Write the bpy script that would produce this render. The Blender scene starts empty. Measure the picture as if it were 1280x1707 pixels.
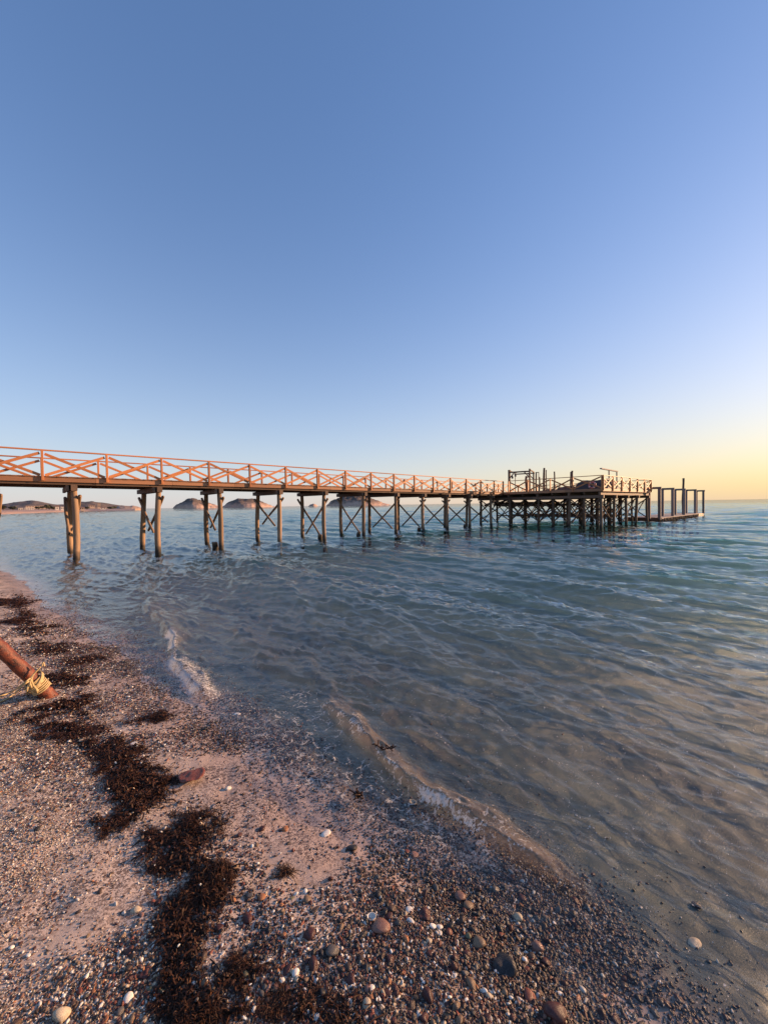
import bpy, bmesh, math, random
import numpy as np
from mathutils import Vector, Matrix, Euler

S = bpy.context.scene
COL = S.collection
RAD = math.radians

# ------------------------------------------------------------------ camera
CAM_H = 2.0
F = 640.0
PITCH, ROLL = RAD(1.07), RAD(0.87)
Fw = np.array([0, math.cos(PITCH), -math.sin(PITCH)])
U0 = np.array([0, math.sin(PITCH), math.cos(PITCH)])
R0 = np.array([1.0, 0, 0])
Up = U0 * math.cos(ROLL) + R0 * math.sin(ROLL)
Rt = R0 * math.cos(ROLL) - U0 * math.sin(ROLL)
CP = np.array([0, 0, CAM_H])
cd = bpy.data.cameras.new('camera')
cam = bpy.data.objects.new('camera', cd)
COL.objects.link(cam)
cam.matrix_world = Matrix(((Rt[0], Up[0], -Fw[0], 0), (Rt[1], Up[1], -Fw[1], 0), (Rt[2], Up[2], -Fw[2], CAM_H), (0, 0, 0, 1)))
cd.sensor_fit = 'HORIZONTAL'; cd.sensor_width = 36; cd.lens = 18
cd.clip_start = 0.05; cd.clip_end = 90000
S.camera = cam

# ------------------------------------------------------------------ sky, sun, exposure
SUN_EL, SUN_AZ = RAD(12.0), RAD(70)          # azimuth measured from +Y (view) towards +X (right)
W = bpy.data.worlds.new('World'); S.world = W; W.use_nodes = True
wn = W.node_tree.nodes; wl = W.node_tree.links
sky = wn.new('ShaderNodeTexSky'); sky.sky_type = 'NISHITA'; sky.sun_disc = False
sky.sun_elevation = SUN_EL; sky.sun_rotation = SUN_AZ
EXPO = 0.8; SK = .15 * 2 ** EXPO      # exposed for the shaded beach, as the phone did
sky.altitude = 0; sky.air_density = 1.0; sky.dust_density = 0.6; sky.ozone_density = 5.0
bg = wn['Background']; bg.inputs[1].default_value = 0.15
def wmath(op, a, b=0.0, clamp=False):
    n = wn.new('ShaderNodeMath'); n.operation = op; n.use_clamp = clamp
    for i, q in enumerate((a, b)):
        if isinstance(q, bpy.types.NodeSocket): wl.new(q, n.inputs[i])
        else: n.inputs[i].default_value = q
    return n.outputs[0]
# soft tone of the clear sky, and the pale warm haze low over the sea, warmer towards the sun
tc = wn.new('ShaderNodeTexCoord'); nz = wn.new('ShaderNodeVectorMath'); nz.operation = 'NORMALIZE'; wl.new(tc.outputs['Generated'], nz.inputs[0])
xyz = wn.new('ShaderNodeSeparateXYZ'); wl.new(nz.outputs[0], xyz.inputs[0])
elev = wmath('MAXIMUM', wmath('MULTIPLY', wmath('ARCSINE', xyz.outputs[2]), 57.29578), 0.0)
haze_f = wmath('MULTIPLY', wmath('EXPONENT', wmath('DIVIDE', elev, -11.5)), .95)
low_f = wmath('MULTIPLY', wmath('EXPONENT', wmath('DIVIDE', elev, -2.6)), .9)
hd = wn.new('ShaderNodeVectorMath'); hd.operation = 'MULTIPLY'; wl.new(nz.outputs[0], hd.inputs[0]); hd.inputs[1].default_value = (1, 1, 0)
hn = wn.new('ShaderNodeVectorMath'); hn.operation = 'NORMALIZE'; wl.new(hd.outputs[0], hn.inputs[0])
dp = wn.new('ShaderNodeVectorMath'); dp.operation = 'DOT_PRODUCT'; wl.new(hn.outputs[0], dp.inputs[0]); dp.inputs[1].default_value = (math.sin(SUN_AZ), math.cos(SUN_AZ), 0)
ca = wmath('MAXIMUM', dp.outputs['Value'], 0.0); ca2 = wmath('MULTIPLY', ca, ca)
sepc = wn.new('ShaderNodeSeparateColor'); wl.new(sky.outputs[0], sepc.inputs[0])
comb = wn.new('ShaderNodeCombineColor')
GAIN = (1.13, 1.14, 1.32); HZ0 = (.765, .81, .79); HZ1 = (.48, .06, -.64); LO0 = (.70, .62, .60); LO1 = (.22, .03, -.19)
for i in range(3):
    clear = wmath('MULTIPLY', wmath('POWER', wmath('MULTIPLY', sepc.outputs[i], .15), .75), GAIN[i])
    hz = wmath('ADD', wmath('MULTIPLY', ca2, HZ1[i]), HZ0[i])
    tot = wmath('ADD', wmath('MULTIPLY', clear, wmath('SUBTRACT', 1.0, haze_f)), wmath('MULTIPLY', hz, haze_f))
    lo = wmath('ADD', wmath('MULTIPLY', ca, LO1[i]), LO0[i])      # the dusky band right on the horizon
    tot = wmath('ADD', wmath('MULTIPLY', tot, wmath('SUBTRACT', 1.0, low_f)), wmath('MULTIPLY', lo, low_f))
    wl.new(wmath('DIVIDE', tot, SK), comb.inputs[i])
wl.new(comb.outputs[0], bg.inputs[0])
sl = bpy.data.lights.new('sun', 'SUN'); sl.energy = 5.0; sl.angle = RAD(0.6); sl.color = (1.0, 0.60, 0.33)
sun = bpy.data.objects.new('sun', sl); COL.objects.link(sun)
sd = Vector((math.sin(SUN_AZ) * math.cos(SUN_EL), math.cos(SUN_AZ) * math.cos(SUN_EL), math.sin(SUN_EL)))
sun.rotation_euler = sd.to_track_quat('Z', 'Y').to_euler()
S.view_settings.view_transform = 'Standard'; S.view_settings.look = 'None'
S.view_settings.exposure = EXPO; S.view_settings.gamma = 1.0
S.render.engine = 'CYCLES'
S.cycles.use_denoising = True
S.cycles.max_bounces = 8; S.cycles.transparent_max_bounces = 12
S.cycles.caustics_reflective = False; S.cycles.caustics_refractive = False

# ------------------------------------------------------------------ helpers
rng = np.random.default_rng(7)
random.seed(7)

def proj(P):
    d = np.asarray(P, float) - CP
    z = d @ Fw
    return np.stack([640 + F * (d @ Rt) / z, 853.5 - F * (d @ Up) / z], -1)

def ray(px, py):
    return Fw + Rt * (px - 640) / F + Up * (853.5 - py) / F

def at(px, py, z=0.0):
    d = ray(px, py)
    return CP + d * ((z - CAM_H) / d[2])

def link(o, parent=None):
    COL.objects.link(o)
    if parent: o.parent = parent
    return o

def tag(o, label=None, cat=None, group=None, kind=None):
    if label: o['label'] = label
    if cat: o['category'] = cat
    if group: o['group'] = group
    if kind: o['kind'] = kind
    return o

def empty(name, loc=(0, 0, 0)):
    o = bpy.data.objects.new(name, None); o.location = loc; o.empty_display_size = .2
    return link(o)

def mesh(name, v, f, mat=None, smooth=False):
    m = bpy.data.meshes.new(name)
    m.from_pydata([tuple(map(float, p)) for p in v], [], [tuple(map(int, q)) for q in f])
    if mat: m.materials.append(mat)
    if smooth: m.polygons.foreach_set('use_smooth', [True] * len(m.polygons))
    m.update()
    return m

def fast_mesh(name, V, Q, mat=None, smooth=True):
    m = bpy.data.meshes.new(name)
    V = np.ascontiguousarray(V, np.float32); Q = np.ascontiguousarray(Q, np.int32)
    k = Q.shape[1]
    m.vertices.add(len(V)); m.vertices.foreach_set('co', V.ravel())
    m.loops.add(Q.size); m.loops.foreach_set('vertex_index', Q.ravel())
    m.polygons.add(len(Q))
    m.polygons.foreach_set('loop_start', np.arange(0, Q.size, k, dtype=np.int32))
    if smooth: m.polygons.foreach_set('use_smooth', np.ones(len(Q), bool))
    if mat: m.materials.append(mat)
    m.update(calc_edges=True); m.validate()
    return m

def attr(m, name, data, kind='FLOAT'):
    a = m.attributes.new(name, kind, 'POINT')
    data = np.ascontiguousarray(data, np.int32 if kind == 'INT' else np.float32)
    a.data.foreach_set({'FLOAT': 'value', 'INT': 'value', 'FLOAT_VECTOR': 'vector', 'FLOAT_COLOR': 'color'}[kind], data.ravel())

# ---- material helper
class NT:
    def __init__(s, name):
        s.m = bpy.data.materials.new(name); s.m.use_nodes = True
        s.t = s.m.node_tree; s.n = s.t.nodes; s.l = s.t.links
        s.b = s.n['Principled BSDF']; s.out = s.n['Material Output']
    def new(s, t, **kw):
        n = s.n.new(t)
        for k, v in kw.items(): setattr(n, k, v)
        return n
    def put(s, sock, v):
        if isinstance(v, bpy.types.NodeSocket): s.l.new(v, sock)
        else:
            if hasattr(sock.default_value, '__len__') and len(sock.default_value) == 4 and len(v) == 3: v = (*v, 1)
            sock.default_value = v
    def coord(s, kind='Object', scale=(1, 1, 1), offset=None):
        if kind == 'Position': src = s.new('ShaderNodeNewGeometry').outputs['Position']
        else: src = s.new('ShaderNodeTexCoord').outputs[kind]
        mp = s.new('ShaderNodeMapping'); s.l.new(src, mp.inputs[0]); mp.inputs['Scale'].default_value = scale
        if offset is not None: s.l.new(offset, mp.inputs['Location'])
        return mp.outputs[0]
    def noise(s, vec, scale, detail=4, rough=.55, dist=0):
        n = s.new('ShaderNodeTexNoise'); s.l.new(vec, n.inputs['Vector'])
        n.inputs['Scale'].default_value = scale; n.inputs['Detail'].default_value = detail
        n.inputs['Roughness'].default_value = rough; n.inputs['Distortion'].default_value = dist
        return n.outputs['Fac']
    def voro(s, vec, scale, out='Distance', feature='F1'):
        n = s.new('ShaderNodeTexVoronoi', feature=feature); s.l.new(vec, n.inputs['Vector']); n.inputs['Scale'].default_value = scale
        return n.outputs[out]
    def ramp(s, fac, stops):
        n = s.new('ShaderNodeValToRGB'); s.l.new(fac, n.inputs[0])
        e = n.color_ramp.elements
        while len(e) < len(stops): e.new(.5)
        for q, (p, c) in zip(e, stops):
            q.position = p; q.color = (*c, 1) if hasattr(c, '__len__') else (c, c, c, 1)
        return n.outputs[0]
    def math(s, op, a, b=0.0, c=0.0, clamp=False):
        n = s.new('ShaderNodeMath', operation=op, use_clamp=clamp)
        s.put(n.inputs[0], a); s.put(n.inputs[1], b); s.put(n.inputs[2], c)
        return n.outputs[0]
    def rng(s, v, a, b, c=0.0, d=1.0):
        n = s.new('ShaderNodeMapRange', interpolation_type='SMOOTHSTEP')
        s.put(n.inputs[0], v); n.inputs[1].default_value = a; n.inputs[2].default_value = b
        n.inputs[3].default_value = c; n.inputs[4].default_value = d
        return n.outputs[0]
    def mix(s, fac, a, b, mode='MIX'):
        n = s.new('ShaderNodeMix', data_type='RGBA', blend_type=mode)
        s.put(n.inputs[0], fac); s.put(n.inputs[6], a); s.put(n.inputs[7], b)
        return n.outputs[2]
    def attr(s, name, kind='GEOMETRY', out='Fac'):
        n = s.new('ShaderNodeAttribute', attribute_type=kind, attribute_name=name)
        return n.outputs[out]
    def bump(s, h, strength=.5, dist=.01, normal=None):
        n = s.new('ShaderNodeBump'); s.l.new(h, n.inputs['Height'])
        n.inputs['Strength'].default_value = strength; n.inputs['Distance'].default_value = dist
        if normal is not None: s.l.new(normal, n.inputs['Normal'])
        return n.outputs[0]
    def sep(s, v):
        n = s.new('ShaderNodeSeparateXYZ'); s.l.new(v, n.inputs[0]); return n.outputs
    def done(s, color=None, rough=None, normal=None):
        if color is not None: s.put(s.b.inputs['Base Color'], color)
        if rough is not None: s.put(s.b.inputs['Roughness'], rough)
        if normal is not None: s.l.new(normal, s.b.inputs['Normal'])
        return s.m

def wood(name, c1, c2, c3, rough=.65, tide=False, knots=True):
    t = NT(name)
    rnd = t.new('ShaderNodeObjectInfo').outputs['Random']
    cmb = t.new('ShaderNodeCombineXYZ')
    for i in range(3): t.l.new(t.math('MULTIPLY', rnd, 37.0 + 11 * i), cmb.inputs[i])
    v = t.coord('Object', (1, 1, .09), cmb.outputs[0])
    g = t.noise(v, 26, 6, .65, .4)
    col = t.ramp(g, [(.25, c3), (.5, c1), (.75, c2)])
    v2 = t.coord('Object', (1, 1, .5), cmb.outputs[0])
    big = t.noise(v2, 2.2, 4, .6)
    col = t.mix(t.rng(big, .45, .75, 0, .55), col, c3)
    hv = t.new('ShaderNodeHueSaturation'); t.l.new(col, hv.inputs['Color'])
    t.l.new(t.math('MULTIPLY_ADD', rnd, .5, .72), hv.inputs['Value'])
    col = hv.outputs[0]
    if knots:
        kn = t.voro(t.coord('Object', (1, 1, .35), cmb.outputs[0]), 5.0)
        col = t.mix(t.rng(kn, .05, .16, .75, 0), col, tuple(x * .35 for x in c3))
    r = t.math('MULTIPLY_ADD', g, .25, rough - .12)
    if tide:
        z = t.sep(t.new('ShaderNodeNewGeometry').outputs['Position'])[2]
        zz = t.math('MULTIPLY_ADD', t.noise(t.coord('Position'), 5, 3), .5, t.math('SUBTRACT', z, .04))
        wet = t.rng(zz, .30, .62, 1, 0)
        col = t.mix(t.math('MULTIPLY', wet, .93), col, (.022, .018, .013))
    return t.done(col, r, t.bump(g, .35, .006))

M = {}
M['rail'] = wood('varnished_rail_wood', (.58, .215, .065), (.66, .27, .09), (.42, .14, .045), .5)
M['fascia'] = wood('fascia_wood', (.36, .17, .08), (.46, .24, .12), (.23, .10, .05), .6)
M['beam'] = wood('dark_beam_wood', (.15, .09, .055), (.20, .12, .07), (.075, .045, .03), .7)
M['pile'] = wood('pile_wood', (.30, .19, .11), (.40, .26, .15), (.15, .095, .06), .75, tide=True)
M['shadepile'] = wood('shade_tinted_pile_wood', (.17, .105, .062), (.23, .145, .085), (.09, .058, .038), .78, tide=True)  # pile wood darkened: shade below the platform is put into the colour
M['pole'] = wood('old_pole_wood', (.12, .075, .05), (.17, .11, .07), (.06, .04, .03), .8, knots=False)
M['grey'] = wood('weathered_grey_wood', (.26, .22, .20), (.34, .29, .26), (.14, .12, .11), .8)

# ------------------------------------------------------------------ shoreline frame
SN = np.array([.645, .764]); SE = np.array([-.764, .645])     # seaward normal, along-shore direction
shore_px = [(1110, 1800), (1030, 1707), (968, 1622), (920, 1562), (846, 1506), (770, 1460), (690, 1424), (620, 1398), (540, 1360), (470, 1305),
            (420, 1248), (360, 1192), (310, 1162), (262, 1132), (218, 1104), (160, 1056), (100, 1024), (72, 1000), (48, 968), (0, 948)]
sh = np.array([at(x, y, 0.0)[:2] for x, y in shore_px])
sh_t = sh @ SE; sh_s = sh @ SN
o = np.argsort(sh_t); sh_t = sh_t[o]; sh_s = sh_s[o]
sh_t = np.concatenate([[-4000, -12, -4], sh_t, [24, 60, 4000]])
sh_s = np.concatenate([[sh_s[0] - 3, sh_s[0] - .6, sh_s[0] - .15], sh_s, [sh_s[-1] + .4, sh_s[-1] + 1, sh_s[-1] + 3]])

def sdist(x, y):
    """distance seaward of the waterline, metres (approximate)"""
    return x * SN[0] + y * SN[1] - np.interp(x * SE[0] + y * SE[1], sh_t, sh_s)

def vnoise(x, y, sc, seed, oct=3):
    """cheap smooth noise in about -1..1 from summed rotated sines"""
    r = np.random.default_rng(seed); o = np.zeros_like(np.asarray(x, float)); a = 1.0; tot = 0
    for k in range(oct):
        for j in range(4):
            th = r.uniform(0, 6.283); ph = r.uniform(0, 6.283); f = sc * (2 ** k) * r.uniform(.7, 1.4)
            o += a * np.sin((x * math.cos(th) + y * math.sin(th)) * f + ph + 1.3 * np.sin((x * math.sin(th) - y * math.cos(th)) * f * .7 + ph * 2))
        tot += a * 2.0; a *= .5
    return o / tot

def ground_z(x, y):
    x = np.asarray(x, float); y = np.asarray(y, float)
    s = sdist(x, y)
    sea = np.where(s < 5, -.075 * s, -.375 - .045 * (s - 5)); sea = np.maximum(sea, -2.6)
    q = np.maximum(-s, 0)
    land = .125 * q - .012 * q * q; land = np.where(q > 4.5, .32 + .03 * (q - 4.5), land); land = np.minimum(land, 1.6)
    z = np.where(s > 0, sea, land)
    near = np.exp(-(np.hypot(x, y) / 40) ** 2)
    return z + near * (.010 * vnoise(x, y, 3.0, 11) + .006 * vnoise(x, y, 14.0, 12, 2))

def atg(px, py):
    z = 0.0
    for _ in range(6):
        p = at(px, py, z); z = float(ground_z(p[0], p[1]))
    p[2] = z
    return p

def fan(radii, angles):
    R, A = np.meshgrid(radii, angles, indexing='ij')
    X = R * np.sin(A); Y = R * np.cos(A)
    nr, na = R.shape
    i = np.arange(nr - 1)[:, None] * na + np.arange(na - 1)[None, :]
    Q = np.stack([i, i + na, i + na + 1, i + 1], -1).reshape(-1, 4)
    return X.ravel(), Y.ravel(), R.ravel(), Q

# ------------------------------------------------------------------ ground (beach and sea bed in one sheet)
t = NT('sand')
P = t.coord('Position')
n1 = t.noise(P, 1.1, 5, .6); n2 = t.noise(P, 7, 5, .6); n3 = t.noise(P, 190, 3, .7)
gs = t.attr('sdist')
col = t.ramp(n2, [(.3, (.47, .345, .255)), (.55, (.56, .42, .32)), (.75, (.63, .49, .38))])
cell = t.voro(P, 170, 'Color'); cs = t.sep(cell)
spk = t.math('MULTIPLY', t.rng(t.noise(P, 2.6, 4, .6), .34, .62), 1.0)
dark = t.math('MULTIPLY', t.rng(cs[0], .52, .60), spk)
col = t.mix(t.math('MULTIPLY', dark, .8), col, t.mix(cs[1], (.10, .055, .045), (.06, .045, .042)))
light = t.math('MULTIPLY', t.rng(cs[2], .82, .9), spk)
col = t.mix(t.math('MULTIPLY', light, .75), col, (.62, .52, .43))
cell2 = t.voro(P, 60, 'Color'); c2 = t.sep(cell2)
col = t.mix(t.math('MULTIPLY', t.rng(c2[0], .7, .76), t.math('MULTIPLY', spk, .75)), col, (.085, .05, .04))
wet = t.rng(gs, -.75, -.15)
col = t.mix(t.math('MULTIPLY', wet, .35), col, t.mix(1.0, col, (.62, .46, .42), 'MULTIPLY'))
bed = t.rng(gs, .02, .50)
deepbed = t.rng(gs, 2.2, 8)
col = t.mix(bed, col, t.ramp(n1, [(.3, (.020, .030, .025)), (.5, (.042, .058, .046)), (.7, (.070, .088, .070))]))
col = t.mix(deepbed, col, t.mix(n2, (.012, .042, .035), (.021, .060, .050)))  # teal scatter of the deep water, put into the bed colour
hgt = t.math('ADD', t.math('MULTIPLY', n3, .5), t.math('ADD', t.math('MULTIPLY', dark, .9), t.math('MULTIPLY', light, .9)))
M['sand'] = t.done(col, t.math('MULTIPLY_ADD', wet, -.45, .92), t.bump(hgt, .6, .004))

rad = np.concatenate([np.linspace(.02, .9, 10), np.geomspace(1.0, 14, 280)[0:], np.geomspace(14.3, 30000, 80)])
ang = np.concatenate([np.linspace(-180, -62, 60)[:-1], np.linspace(-62, 62, 380), np.linspace(62, 180, 60)[1:]]) * math.pi / 180
X, Y, R, Q = fan(rad, ang)
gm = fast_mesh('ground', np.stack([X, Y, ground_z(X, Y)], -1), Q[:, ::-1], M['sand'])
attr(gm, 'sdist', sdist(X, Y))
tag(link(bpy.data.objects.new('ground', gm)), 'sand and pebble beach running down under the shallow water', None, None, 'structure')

# ------------------------------------------------------------------ sea surface
rad = [1.05]
while rad[-1] < 26000:      # rings about a pixel apart close by, then by proportion
    r_ = rad[-1]; rad.append(r_ + min(r_ * r_ / 900, r_ * (.008 if r_ < 300 else .03)))
rad = np.array(rad)
ang = np.concatenate([np.linspace(-120, -52, 70)[:-1], np.linspace(-52, 52, 680), np.linspace(52, 150, 90)[1:]]) * math.pi / 180
X, Y, R, Q = fan(rad, ang)
s = sdist(X, Y)
dr = np.minimum(R * R / 900, R * .008)
H = np.zeros_like(X)
wr = np.random.default_rng(21)
md = math.atan2(-SN[1], -SN[0]) - .15
shoal = np.clip((s + .1) / 4.0, 0, 1) ** .8
grp = [1 + .55 * vnoise(X, Y, .35, 90 + k, 2) for k in range(6)]
for k in range(112):
    lam = .055 * (122 ** ((k + wr.uniform(0, 1)) / 112))
    spread = .18 if lam > 2.2 else (.26 if lam > .8 else .42)
    th = md + wr.normal(0, spread)
    slope = .020 if lam > 2.2 else (.034 if lam > .7 else (.058 if lam > .28 else (.082 if lam > .1 else .035)))
    a = slope * lam / 6.283 * 1.25
    kx, ky = math.cos(th) * 6.283 / lam, math.sin(th) * 6.283 / lam
    ph = kx * X + ky * Y + wr.uniform(0, 6.283)
    wgt = np.clip(lam / dr - 1.6, 0, 1)
    lo = .50 if lam < .8 else .12
    wv = 2 * (.5 + .5 * np.sin(ph)) ** 3.0 - .62
    H += a * wv * wgt * grp[k % 6] * (lo + (1 - lo) * shoal)
# two little breakers running in along the beach
def crest(px, zc=.03):
    pts = np.array([at(x, y, zc)[:2] for x, y in px]); tt = pts @ SE; ss = pts @ SN
    o = np.argsort(tt); return tt[o], ss[o]
T = X * SE[0] + Y * SE[1]; SS = X * SN[0] + Y * SN[1]
foam = np.zeros_like(X); silt = np.zeros_like(X)
breakers = [
    ([(520, 1150), (552, 1182), (590, 1212), (655, 1264), (722, 1312), (800, 1370), (880, 1424), (965, 1482), (1030, 1545), (1085, 1620)], .085, .15, .78),
    ([(235, 1000), (270, 1030), (291, 1062), (297, 1100), (306, 1132), (330, 1165), (365, 1190)], .070, .15, .30),
    ([(375, 1022), (425, 1078), (480, 1110), (560, 1140), (640, 1175), (735, 1230), (850, 1300), (1000, 1385)], .045, .30, .12),
    ([(560, 1030), (700, 1085), (850, 1160), (1010, 1240), (1180, 1350)], .045, .42, .0),
]
BR = []; HB = np.zeros_like(X)
for px, amp, wid, sil in breakers:
    ct, cs_ = crest(px)
    c = np.interp(T, ct, cs_)
    endf = np.clip((T - ct[0]) / .55, 0, 1) * np.clip((ct[-1] - T) / .55, 0, 1)
    endf = endf * endf * (3 - 2 * endf)
    u = SS - c + .05 * vnoise(X, Y, 3.0, 55, 2)
    p = np.where(u < 0, np.exp(-(u / (wid * .42)) ** 2), np.exp(-(u / (wid * 1.15)) ** 2))
    HB += amp * p * endf * (1 + .35 * vnoise(X, Y, 5, 56, 2)) - amp * .15 * np.exp(-((u + wid * .9) / (wid * .6)) ** 2) * endf
    sp = np.where(u < 0, np.exp(-(u / (wid * .75)) ** 2), np.exp(-(u / (wid * 2.6)) ** 2))
    silt = np.maximum(silt, sp * endf * sil * (.8 + .45 * vnoise(X, Y, 4.5, 57, 3)))
    BR.append((u, endf, wid))
def win(t0, t1, soft=.15):
    return np.clip((T - t0) / soft, 0, 1) * np.clip((t1 - T) / soft, 0, 1)
def tof(px, py): return float(at(px, py, .03)[:2] @ SE)
# foam: the curling lip of both breakers, the lacy backwash between them, and the swash edge
u0, e0, w0 = BR[0]; u1, e1, w1 = BR[1]
foam = np.maximum(foam, .52 * np.exp(-((u0 + .045) / .045) ** 2) * (.85 + .7 * vnoise(X, Y, 11, 41, 3)) * win(tof(815, 1385), tof(705, 1290), .12))
foam = np.maximum(foam, .36 * np.exp(-((u0 + .01) / .022) ** 2) * (.8 + .8 * vnoise(X, Y, 13, 43, 3)) * win(tof(960, 1480), tof(540, 1170), .3))
foam = np.maximum(foam, .66 * np.exp(-((u1 + .04) / .085) ** 2) * (.85 + .7 * vnoise(X, Y, 10, 42, 3)) * win(tof(335, 1166), tof(286, 1050), .25))
foam = np.maximum(foam, .42 * np.exp(-((u1 - .08) / .16) ** 2) * win(tof(350, 1180), tof(290, 1090), .3))
lace = np.clip(1 - np.abs(s - .30) / .5, 0, 1) * win(tof(1000, 1610), tof(380, 1170), .6)
lacem = np.maximum(lace, .8 * np.clip(1 - np.abs(s - .75) / .5, 0, 1) * win(tof(620, 1330), tof(420, 1130), .8))
edge = np.exp(-((s - .05) / .16) ** 2) * win(-3, tof(60, 985), .8)
lacem = np.maximum(lacem, .75 * edge * (.6 + .6 * np.clip(vnoise(X, Y, 2, 77), -1, 1)))
H += foam ** 2 * .012 * vnoise(X, Y, 60, 31, 2)
G = ground_z(X, Y)
sw = s + .10 * vnoise(X, Y, 2.2, 78, 3) + .03 * vnoise(X, Y, 11, 79, 2)      # ragged edge of the swash
film = .014 * np.clip((sw + .12) / .25, 0, 1) + .05 * np.clip((s - .3) / 1.5, 0, 1)
Z = np.where(sw > -.12, np.maximum(H * np.clip((s + .05) / .5, .1, 1) + HB * np.clip((s + .1) / .2, 0, 1), G + film), G - .03)
Z = np.where(R > 60, H + HB, Z)
keep_v = (s > -.9)
keep = keep_v[Q].all(1)
used = np.zeros(len(X), bool); used[Q[keep].ravel()] = True
idx = np.cumsum(used) - 1
silt = np.maximum(silt, np.exp(-((s - .25) / .5) ** 2) * .10 * (R < 60))

t = NT('sea_water')
P = t.coord('Position')
dep = t.attr('depth'); fo = t.attr('foam'); si = t.attr('silt'); dist = t.attr('dist'); la = t.attr('lace')
def ripple(scale, stretch, turn):
    mp = t.new('ShaderNodeMapping', vector_type='TEXTURE'); mp.inputs['Rotation'].default_value = (0, 0, turn)
    mp.inputs['Scale'].default_value = (stretch, 1, 1); t.l.new(t.new('ShaderNodeNewGeometry').outputs['Position'], mp.inputs[0])
    return mp.outputs[0]
crest_a = math.atan2(SE[1], SE[0])
b0 = t.noise(ripple(1, 2.2, crest_a + .5), 30, 3, .6, .6)
b1 = t.noise(ripple(1, 2.4, crest_a + .15), 10, 4, .62, .8)
b2 = t.noise(ripple(1, 2.2, crest_a + .1), 1.9, 3, .5, .5)
b3 = t.noise(ripple(1, 2.5, crest_a), .40, 4, .55, .4)
far1 = t.rng(dist, 3, 25); far2 = t.rng(dist, 50, 300)
nrm = t.bump(b0, .2, .005, t.bump(b1, .55, .022))
nb = t.new('ShaderNodeBump'); t.l.new(b2, nb.inputs['Height']); nb.inputs['Distance'].default_value = .07
t.l.new(t.math('MULTIPLY', far1, .55), nb.inputs['Strength']); t.l.new(nrm, nb.inputs['Normal'])
nb2 = t.new('ShaderNodeBump'); t.l.new(b3, nb2.inputs['Height']); nb2.inputs['Distance'].default_value = .40
t.l.new(t.math('MULTIPLY', far2, .6), nb2.inputs['Strength']); t.l.new(nb.outputs[0], nb2.inputs['Normal'])
nrm = nb2.outputs[0]
lw = t.new('ShaderNodeLayerWeight'); t.l.new(nrm, lw.inputs['Normal']); lw.inputs['Blend'].default_value = .5      # rough-sea reflectance: never reaches a mirror's at grazing angles
fr_fac = t.math('MULTIPLY_ADD', t.math('POWER', lw.outputs['Facing'], 4.0), .80, .021)
gl = t.new('ShaderNodeBsdfGlossy'); gl.inputs['Roughness'].default_value = .02; t.l.new(nrm, gl.inputs['Normal'])
tr = t.new('ShaderNodeBsdfTransparent')
dd_ = t.math('MINIMUM', t.math('MAXIMUM', t.math('SUBTRACT', dep, .28), 0.0), 1.0)
ab = t.new('ShaderNodeCombineColor')
for i, k in enumerate((-.42, -.10, -.16)): t.l.new(t.math('EXPONENT', t.math('MULTIPLY', dd_, k)), ab.inputs[i])
t.l.new(ab.outputs[0], tr.inputs[0])
df = t.new('ShaderNodeBsdfDiffuse'); df.inputs[0].default_value = (.46, .34, .225, 1)
ext = t.math('MULTIPLY', si, t.rng(dep, .0, .09, .0, .80), clamp=True)
tl = t.new('ShaderNodeBsdfTranslucent'); tl.inputs[0].default_value = (.46, .33, .21, 1)
ms_ = t.new('ShaderNodeMixShader'); ms_.inputs[0].default_value = .5; t.l.new(df.outputs[0], ms_.inputs[1]); t.l.new(tl.outputs[0], ms_.inputs[2])
m1 = t.new('ShaderNodeMixShader'); t.l.new(ext, m1.inputs[0]); t.l.new(tr.outputs[0], m1.inputs[1]); t.l.new(ms_.outputs[0], m1.inputs[2])
m2 = t.new('ShaderNodeMixShader'); t.l.new(fr_fac, m2.inputs[0]); t.l.new(m1.outputs[0], m2.inputs[1]); t.l.new(gl.outputs[0], m2.inputs[2])
wob = t.new('ShaderNodeVectorMath', operation='ADD'); t.l.new(P, wob.inputs[0])
nz_ = t.new('ShaderNodeTexNoise'); nz_.inputs['Scale'].default_value = 7; t.l.new(P, nz_.inputs['Vector'])
ws = t.new('ShaderNodeVectorMath', operation='SCALE'); t.l.new(nz_.outputs['Color'], ws.inputs[0]); ws.inputs['Scale'].default_value = .22; t.l.new(ws.outputs[0], wob.inputs[1])
edge_ = t.voro(wob.outputs[0], 10, feature='DISTANCE_TO_EDGE')
n38 = t.noise(P, 55, 4, .75)
stk = t.noise(ripple(1, .22, crest_a), 13, 4, .7, .6)
stk = t.math('MULTIPLY_ADD', t.math('SUBTRACT', t.math('MULTIPLY_ADD', n38, .6, t.math('MULTIPLY', stk, .4)), .5), 4.5, .5)
fm = t.rng(t.math('SUBTRACT', t.math('MULTIPLY', fo, 1.15), stk), -.06, .10)
lines = t.math('MULTIPLY', t.rng(t.math('MULTIPLY', edge_, t.rng(n38, .3, .6, 2.2, .8)), .015, .10, 1, 0), t.rng(t.math('ADD', t.math('MULTIPLY', la, .62), t.math('MULTIPLY', t.noise(P, 5.5, 3, .6), .62)), .56, .70))
lines = t.math('MULTIPLY', lines, t.rng(t.noise(P, 15, 4, .7), .48, .58))
fm = t.math('MAXIMUM', t.math('MULTIPLY', fm, .9), t.math('MULTIPLY', lines, .62))
fd = t.new('ShaderNodeBsdfDiffuse'); fd.inputs[0].default_value = (.82, .79, .74, 1)
t.l.new(t.bump(t.noise(P, 90, 3, .7), .8, .01), fd.inputs['Normal'])
ft = t.new('ShaderNodeBsdfTranslucent'); ft.inputs[0].default_value = (.82, .79, .74, 1)
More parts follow.
